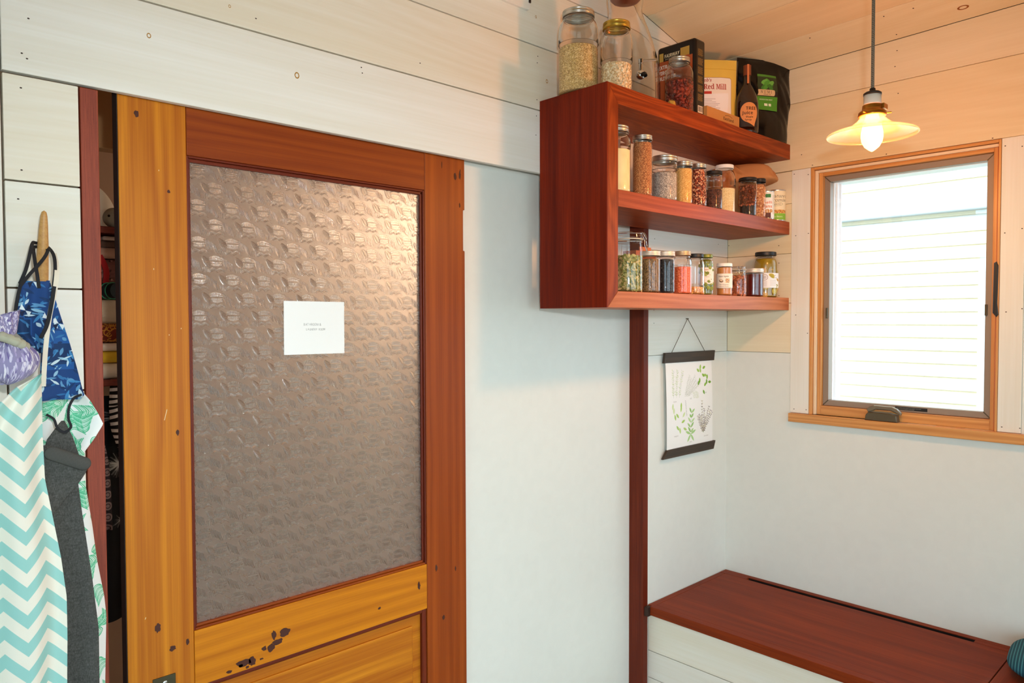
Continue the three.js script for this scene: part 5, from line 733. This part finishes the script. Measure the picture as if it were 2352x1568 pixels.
  const fr = new THREE.ConeGeometry(0.05, 0.05, 56, 8, true); { const q = fr.attributes.position; for (let i = 0; i < q.count; i++) { const an = Math.atan2(q.getX(i), q.getZ(i)), t = (0.025 - q.getY(i)) / 0.05, k = 0.55 + 0.45 * t + 0.09 * Math.sin(an * 13) * t; q.setXYZ(i, Math.sin(an) * 0.046 * k, -q.getY(i) * 0.9, Math.cos(an) * 0.036 * k); } } fr.rotateZ(0.35); fr.translate(-0.012, 0.048, 0); fr.computeVertexNormals(); add(b, 'frill', fr, std({ map: lil, roughness: 0.9, side: THREE.DoubleSide }));
  // teal chevron cloth
  const chev = canvasTex(512, 512, (x, W, H) => { x.fillStyle = '#f1ecdc'; x.fillRect(0, 0, W, H); x.fillStyle = '#9bd0c8'; for (let k = -2; k < 6; k++) for (let j = -1; j < 4; j++) { const ox = j * 256, oy = k * 128; x.beginPath(); x.moveTo(ox, oy + 96); x.lineTo(ox + 128, oy); x.lineTo(ox + 256, oy + 96); x.lineTo(ox + 256, oy + 160); x.lineTo(ox + 128, oy + 64); x.lineTo(ox, oy + 160); x.fill(); } }, { rep: [1 / 0.144, 1 / 0.215] });
  const c = thing('chevron_apron', 'cream cloth with teal zigzag stripes hanging at the left edge', 'apron', [0, 0, 0]);
  add(c, 'cloth', cloth([[1.496, 0.318, 0.3235], [1.475, 0.28, 0.3248], [1.43, 0.235, 0.3255], [1.383, 0.2, 0.3255], [1.286, 0.19, 0.328], [1.22, 0.185, 0.338], [1.126, 0.18, 0.352], [1.045, 0.175, 0.360], [0.965, 0.17, 0.3595], [0.877, 0.165, 0.357], [0.7, 0.16, 0.357], [0.5, 0.16, 0.357]], -1.662, (u, v) => 0.013 * Math.sin(u * 10.5 + 0.6 + v * 1.2) * (0.35 + 0.65 * sm(0, 0.4, v)) + 0.004 * Math.sin(u * 23 + v * 5) * v - 0.012 * Math.pow(u, 6), 0.005, 60, 90), std({ map: chev, roughness: 0.9 }));
  // charcoal apron with folded collar
  const knit = std({ map: dataTex(256, 256, (u, v) => { const n = 26 * (pn(u * 120, v * 40, 120, 40, 2) - 0.5) + 14 * (pn(u * 20, v * 60, 20, 60, 3) - 0.5); return [74 + n, 74 + n, 70 + n]; }), roughness: 0.95 }); knit.map.repeat.set(9, 9);
  const k = thing('charcoal_apron', 'dark grey cloth with a folded top edge beside the zigzag apron', 'apron', [0, 0, 0]);
  add(k, 'cloth', cloth([[1.395, 0.366, 0.372], [1.36, 0.34, 0.386], [1.32, 0.33, 0.397], [1.267, 0.325, 0.3935], [1.199, 0.325, 0.400], [1.12, 0.33, 0.409], [1.057, 0.335, 0.416], [0.949, 0.34, 0.426], [0.835, 0.34, 0.4255], [0.65, 0.34, 0.424], [0.5, 0.34, 0.424]], -1.722, (u, v) => 0.006 * Math.sin(u * 6 + v * 3) * v, 0.005), knit);
  add(k, 'folded_top', cloth([[1.352, 0.326, 0.334], [1.337, 0.326, 0.366], [1.318, 0.326, 0.398], [1.303, 0.326, 0.409], [1.285, 0.326, 0.402], [1.262, 0.328, 0.388], [1.235, 0.331, 0.366], [1.207, 0.338, 0.344]], -1.702, (u, v) => 0.008 * Math.sin(u * 3.0) * (1 - v) + 0.004 * Math.sin(v * 9 - u * 3), 0.006, 30, 30), knit);
  const rl = new THREE.CapsuleGeometry(0.0135, 0.062, 8, 20); rl.scale(1, 1, 0.62); rl.rotateZ(Math.PI / 2 - 0.47); rl.translate(0.3695, 1.3215, -1.6875); add(k, 'rolled_hem', rl, knit);
  add(k, 'neck_tie', ribbon([[0.401, 1.447, -1.712], [0.386, 1.442, -1.703], [0.376, 1.425, -1.70], [0.374, 1.40, -1.699], [0.378, 1.383, -1.70], [0.367, 1.374, -1.702], [0.355, 1.384, -1.703], [0.349, 1.402, -1.705], [0.337, 1.412, -1.708]], 0.0045, 0.003, 60), black);
  // palm leaf cloth
  const palm = canvasTex(768, 768, (x, W, H) => { x.fillStyle = '#f2f3ee'; x.fillRect(0, 0, W, H); const r = rng(55); x.lineCap = 'round'; for (let k = 0; k < 15; k++) { const cx = r() * W, cy = r() * H, a = r() * 6.3; for (const ox of [-W, 0, W]) for (const oy of [-H, 0, H]) { x.save(); x.translate(cx + ox, cy + oy); x.rotate(a); for (let i = 0; i < 11; i++) for (const s of [-1, 1]) { x.strokeStyle = ['#6fcda0', '#57bd8e', '#9adfc0'][i % 3]; x.lineWidth = 9; x.beginPath(); x.moveTo(0, i * 16 - 80); x.quadraticCurveTo(s * 40, i * 16 - 92, s * (88 - i * 4), i * 16 - 130); x.stroke(); } x.restore(); } } }, { rep: [1 / 0.16, 1 / 0.16] });
  const f = thing('leaf_apron', 'white cloth with green palm leaves hanging behind the charcoal apron', 'apron', [0, 0, 0]);
  add(f, 'cloth', cloth([[1.452, 0.344, 0.408], [1.43, 0.34, 0.424], [1.40, 0.338, 0.440], [1.378, 0.337, 0.4495], [1.35, 0.337, 0.433], [1.322, 0.337, 0.413], [1.28, 0.337, 0.4125], [1.246, 0.337, 0.4155], [1.16, 0.337, 0.427], [1.083, 0.337, 0.4355], [1.0, 0.337, 0.449], [0.956, 0.337, 0.453], [0.816, 0.337, 0.449], [0.65, 0.337, 0.446], [0.5, 0.337, 0.446]], -1.757, (u, v) => 0.012 * Math.sin(u * 7 + v * 4) + 0.012 * sm(0.5, 1, u) * sm(0.2, 0, v), 0.005, 44, 90), std({ map: palm, roughness: 0.9 }));
}
// ---------------------------------------------------------------- closet room behind the door
{
  const w = struct('wall_closet'), back = -3.05;
  add(w, 'wall_sheet', [bx(0.05, 2.45, 0, 2.5, back - 0.1, back, 1, 0), bx(-0.05, 0.05, 0, 2.5, back - 0.1, -1.981, 1, 0), bx(2.35, 2.45, 0, 0.8, back, -1.981, 1, 0), bx(2.35, 2.45, 2.15, 2.5, back, -1.981, 1, 0), bx(2.35, 2.45, 0.8, 2.15, back, -2.72, 1, 0), bx(2.35, 2.45, 0.8, 2.15, -2.08, -1.981, 1, 0)], M.pinkWall);
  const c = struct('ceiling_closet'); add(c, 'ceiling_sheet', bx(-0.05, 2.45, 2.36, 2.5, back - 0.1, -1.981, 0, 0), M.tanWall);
  const bm = struct('shading_trim_5'); add(bm, 'beam', bx(0.05, 2.35, 2.126, 2.36, -2.56, -2.5, 0, 0.003), M.tanWall);  // tan band stands in for shading on the upper closet wall
  const f = struct('floor_closet'); add(f, 'floor_sheet', bx(-0.05, 2.45, -0.12, 0, back - 0.1, -1.981, 0, 0), M.floor);
  const lamp = thing('closet_lamp', 'small globe lamp hanging in the laundry room behind the door', 'lamp', [1.92, 2.36, -2.55]);
  add(lamp, 'base', [cyl(0.05, 0.05, 0.015, -0.0075, 32), cyl(0.005, 0.005, 0.28, -0.15, 10)], M.whiteLid);
  add(lamp, 'lamp_globe', new THREE.SphereGeometry(0.075, 32, 20).translate(0, -0.36, 0), std({ color: S(255, 240, 220), emissive: new THREE.Color(1, 0.78, 0.6), emissiveIntensity: 1.2 }));
  const L = new THREE.PointLight(new THREE.Color(1, 0.82, 0.66), CLOSET_CD, 0, 2); L.position.set(1.92, 2.0, -2.55); L.castShadow = true; L.shadow.radius = 2.5; scene.add(L);
  const bw = struct('added_window_5'); add(bw, 'window_frame', [bx(2.35, 2.43, 0.8, 0.83, -2.72, -2.08, 2), bx(2.35, 2.43, 2.12, 2.15, -2.72, -2.08, 2), bx(2.35, 2.43, 0.83, 2.12, -2.72, -2.69, 1), bx(2.35, 2.43, 0.83, 2.12, -2.11, -2.08, 1)], M.vinyl); add(bw, 'glass', bx(2.4, 2.402, 0.83, 2.12, -2.69, -2.11, 1, 0), M.pane);  // unseen window, added so daylight reaches the curtain and door glass
  const cur = thing('added_curtain', 'white curtain added to brighten the right half of the door glass', 'curtain', [0, 0, 0]);
  add(cur, 'cloth', cloth([[2.2, 1.66, 2.24], [1.2, 1.66, 2.24], [0.5, 1.66, 2.24]], -2.82, (u, v) => 0.03 * Math.sin(u * 34) + 0.012 * Math.sin(u * 15 + 1), 0.004, 120, 8), std({ color: S(222, 216, 204), roughness: 0.85 }));
  // shelves
  const u = thing('closet_shelf', 'upper dark closet shelf board holding the soft toys', 'shelf', [0, 0, 0]);
  add(u, 'shelf_board', bx(0.08, 1.25, 1.868, 1.889, -3.04, -2.5, 0, 0.002), M.post); const u2 = thing('closet_shelf', 'lower closet shelf board under the folded cloths', 'shelf', [0, 0, 0]); add(u2, 'shelf_board', bx(0.08, 1.25, 1.397, 1.4155, -3.04, -2.5, 0, 0.002), M.post);
  const fab = (c, rough = 0.95) => std({ color: S(...c), roughness: rough });
  const roll = (name, label, cat, y0, y1, col, x0 = 0.5, x1 = 0.86, z = -2.66, mat) => { const t = thing(name, label, cat, [0, 0, 0], 0); const h = y1 - y0, g = new RoundedBoxGeometry(x1 - x0, h, 0.26, 4, Math.min(h * 0.48, 0.05)); const q = g.attributes.position; for (let i = 0; i < q.count; i++) { q.setY(i, q.getY(i) + 0.05 * h * (pn(q.getX(i) * 20 + 9, q.getZ(i) * 14 + 9, 64, 64, Math.round(y0 * 90)) - 0.5)); } g.computeVertexNormals(); g.translate((x0 + x1) / 2, (y0 + y1) / 2, z); uvBox(g, 0); add(t, 'fabric', g, mat || fab(col)); return t; };
  // top shelf things
  const bg = thing('cloth_bag', 'pale drooping cloth bag on the top closet shelf', 'bag', [0.652, 1.889, -2.68]);
  const dome = new THREE.SphereGeometry(1, 32, 20), dq = dome.attributes.position; for (let i = 0; i < dq.count; i++) { const y = dq.getY(i); dq.setXYZ(i, dq.getX(i) * 0.075 * (1.1 - 0.3 * y), y * 0.08 + 0.078, dq.getZ(i) * 0.07); } dome.computeVertexNormals(); add(bg, 'bag_body', dome, fab([196, 182, 160])); add(bg, 'strap', ribbon([[-0.005, 0.145, 0.045], [0.0, 0.11, 0.062], [0.002, 0.07, 0.068]], 0.007, 0.002, 12), fab([40, 36, 34]));
  const tb = thing('toy_ball', 'small grey round toy on the top closet shelf', 'toy', [0.695, 1.889, -2.535]); const tg = new THREE.SphereGeometry(0.032, 24, 16); tg.translate(0, 0.031, 0); add(tb, 'body', tg, fab([176, 178, 164])); const ey = new THREE.SphereGeometry(0.004, 10, 8); ey.translate(-0.021, 0.034, 0.023); add(tb, 'button', ey, M.black);
  const pc = thing('soft_toy', 'peach soft toy beside the pale bag on the closet shelf', 'toy', [0.632, 1.889, -2.55]); const pg = new THREE.SphereGeometry(1, 20, 16); pg.scale(0.026, 0.043, 0.026); pg.translate(0, 0.042, 0); add(pc, 'body', pg, fab([206, 150, 104]));
  // second shelf, from top to bottom
  const fold = (y0, y1, col, label, mat, x0, x1, z) => roll('folded_cloth', label, 'cloth', y0, y1, col, x0, x1, z, mat);
  fold(1.416, 1.466, [222, 206, 180], 'cream folded cloth at the bottom of the closet stack'); fold(1.467, 1.503, [222, 178, 40], 'mustard yellow folded cloth in the closet stack');
  fold(1.504, 1.529, [226, 206, 184], 'thin cream folded cloth above the yellow one');
  const rust = canvasTex(256, 256, (x, W, H) => { x.fillStyle = '#6e2410'; x.fillRect(0, 0, W, H); x.strokeStyle = '#c8862c'; x.lineWidth = 6; const r = rng(66); for (let k = 0; k < 60; k++) { x.beginPath(); x.arc(r() * W, r() * H, 8 + r() * 12, 0, 5); x.stroke(); } }, { rep: [8, 8] });
  fold(1.530, 1.59, [0, 0, 0], 'rust patterned folded cloth in the closet stack', std({ map: rust, roughness: 0.95 }));
  fold(1.591, 1.665, [202, 180, 152], 'plump beige cushion in the closet stack');
  const tl = thing('bottle_roll', 'dark rolled cloth with green bands in the closet', 'roll', [0.652, 1.691, -2.56]); const tg2 = new THREE.CylinderGeometry(0.024, 0.024, 0.2, 24); tg2.rotateX(Math.PI / 2); tg2.rotateY(0.3); add(tl, 'roll_body', tg2, fab([26, 40, 44])); for (const d of [0.05, 0.075]) { const r = new THREE.TorusGeometry(0.0242, 0.0022, 8, 24); r.translate(0, 0, d); r.rotateY(0.3); add(tl, 'band', r, fab([60, 150, 110])); }
  fold(1.667, 1.722, [112, 104, 66], 'olive folded cloth behind the dark roll', null, 0.5, 0.9, -2.81);
  const rp = canvasTex(256, 256, (x, W, H) => { x.fillStyle = '#7c5048'; x.fillRect(0, 0, W, H); const r = rng(67); for (let k = 0; k < 60; k++) { x.fillStyle = ['#a06a62', '#4a2a28', '#c08a7e'][k % 3]; x.beginPath(); x.ellipse(r() * W, r() * H, 16, 7, r() * 6, 0, 6.3); x.fill(); } }, { rep: [8, 8] });
  fold(1.723, 1.792, [0, 0, 0], 'dusky rose patterned folded cloth in the closet', std({ map: rp, roughness: 0.95 }));
  const rb = thing('red_strap', 'curved red strap hanging over the patterned cloth', 'strap', [0, 0, 0]); add(rb, 'strap', ribbon([[0.648, 1.80, -2.522], [0.658, 1.775, -2.515], [0.664, 1.75, -2.513], [0.662, 1.715, -2.516]], 0.016, 0.004, 20), fab([168, 24, 28]));
  fold(1.793, 1.827, [182, 142, 120], 'tan rolled cloth near the top of the closet stack'); fold(1.828, 1.848, [92, 66, 54], 'brown folded cloth under the closet shelf'); fold(1.849, 1.862, [186, 160, 146], 'thin pale folded cloth just under the closet shelf', null, 0.66, 0.9);
  // hanging garments
  const zeb = canvasTex(256, 256, (x, W, H) => { x.fillStyle = '#141212'; x.fillRect(0, 0, W, H); x.strokeStyle = '#e6e0da'; x.lineWidth = 16; const r = rng(68); for (let k = 0; k < 9; k++) { x.beginPath(); x.moveTo(0, k * 30); x.quadraticCurveTo(128, k * 30 - 50 + r() * 80, 256, k * 30 + r() * 20); x.stroke(); } }, { rep: [6, 6] });
  const disc = canvasTex(256, 256, (x, W, H) => { x.fillStyle = '#2c2224'; x.fillRect(0, 0, W, H); for (let j = 0; j < 4; j++) for (let i = 0; i < 4; i++) { x.fillStyle = '#8a7470'; x.beginPath(); x.arc(32 + i * 64, 32 + j * 64, 24, 0, 6.3); x.fill(); x.strokeStyle = '#3a2c2c'; x.lineWidth = 4; x.beginPath(); x.arc(32 + i * 64, 32 + j * 64, 12, 0, 6.3); x.stroke(); } }, { rep: [7, 7] });
  const tie = canvasTex(256, 1024, (x, W, H) => { x.fillStyle = '#0c0b0d'; x.fillRect(0, 0, W, H); const r = rng(69); for (const [cy, n, sz] of [[350, 120, 90], [560, 160, 100], [800, 40, 60]]) for (let k = 0; k < n; k++) { x.strokeStyle = `rgba(214,208,198,${0.15 + r() * 0.4})`; x.lineWidth = 2 + r() * 5; const a = r() * 6.3, l = r() * sz; x.beginPath(); x.moveTo(150, cy); x.lineTo(150 + Math.cos(a) * l, cy + Math.sin(a) * l * 0.6); x.stroke(); } }, { wrap: true, rep: [1 / 0.2, 1 / 0.78] });
  const g1 = thing('striped_garment', 'black and white striped garment hanging at the closet rail', 'garment', [0, 0, 0]); add(g1, 'cloth', cloth([[1.395, 0.672, 0.8], [1.33, 0.668, 0.8], [1.26, 0.672, 0.8], [1.2, 0.69, 0.8]], -2.53, (u, v) => 0.008 * Math.sin(u * 14), 0.006, 24, 20), std({ map: zeb, roughness: 0.95 }));
  const g2 = thing('dark_garment', 'black garment with pale dyed bursts hanging in the closet', 'garment', [0, 0, 0]); add(g2, 'cloth', cloth([[1.36, 0.56, 0.85], [1.1, 0.54, 0.86], [0.9, 0.53, 0.87], [0.63, 0.52, 0.88]], -2.6, (u, v) => 0.018 * Math.sin(u * 16 + 1), 0.006, 50, 20), std({ map: tie, roughness: 0.95 }));
  const g3 = thing('spotted_garment', 'brown garment with ring spots slanting in front of the black one', 'garment', [0, 0, 0]); add(g3, 'cloth', cloth([[1.31, 0.56, 0.632], [1.25, 0.56, 0.65], [1.15, 0.56, 0.668], [1.05, 0.57, 0.672], [0.98, 0.60, 0.674], [0.94, 0.65, 0.674]], -2.54, (u, v) => 0.006 * Math.sin(u * 9), 0.006, 24, 24), std({ map: disc, roughness: 0.95 }));
}
shade(scene);
renderer.render(scene, camera);
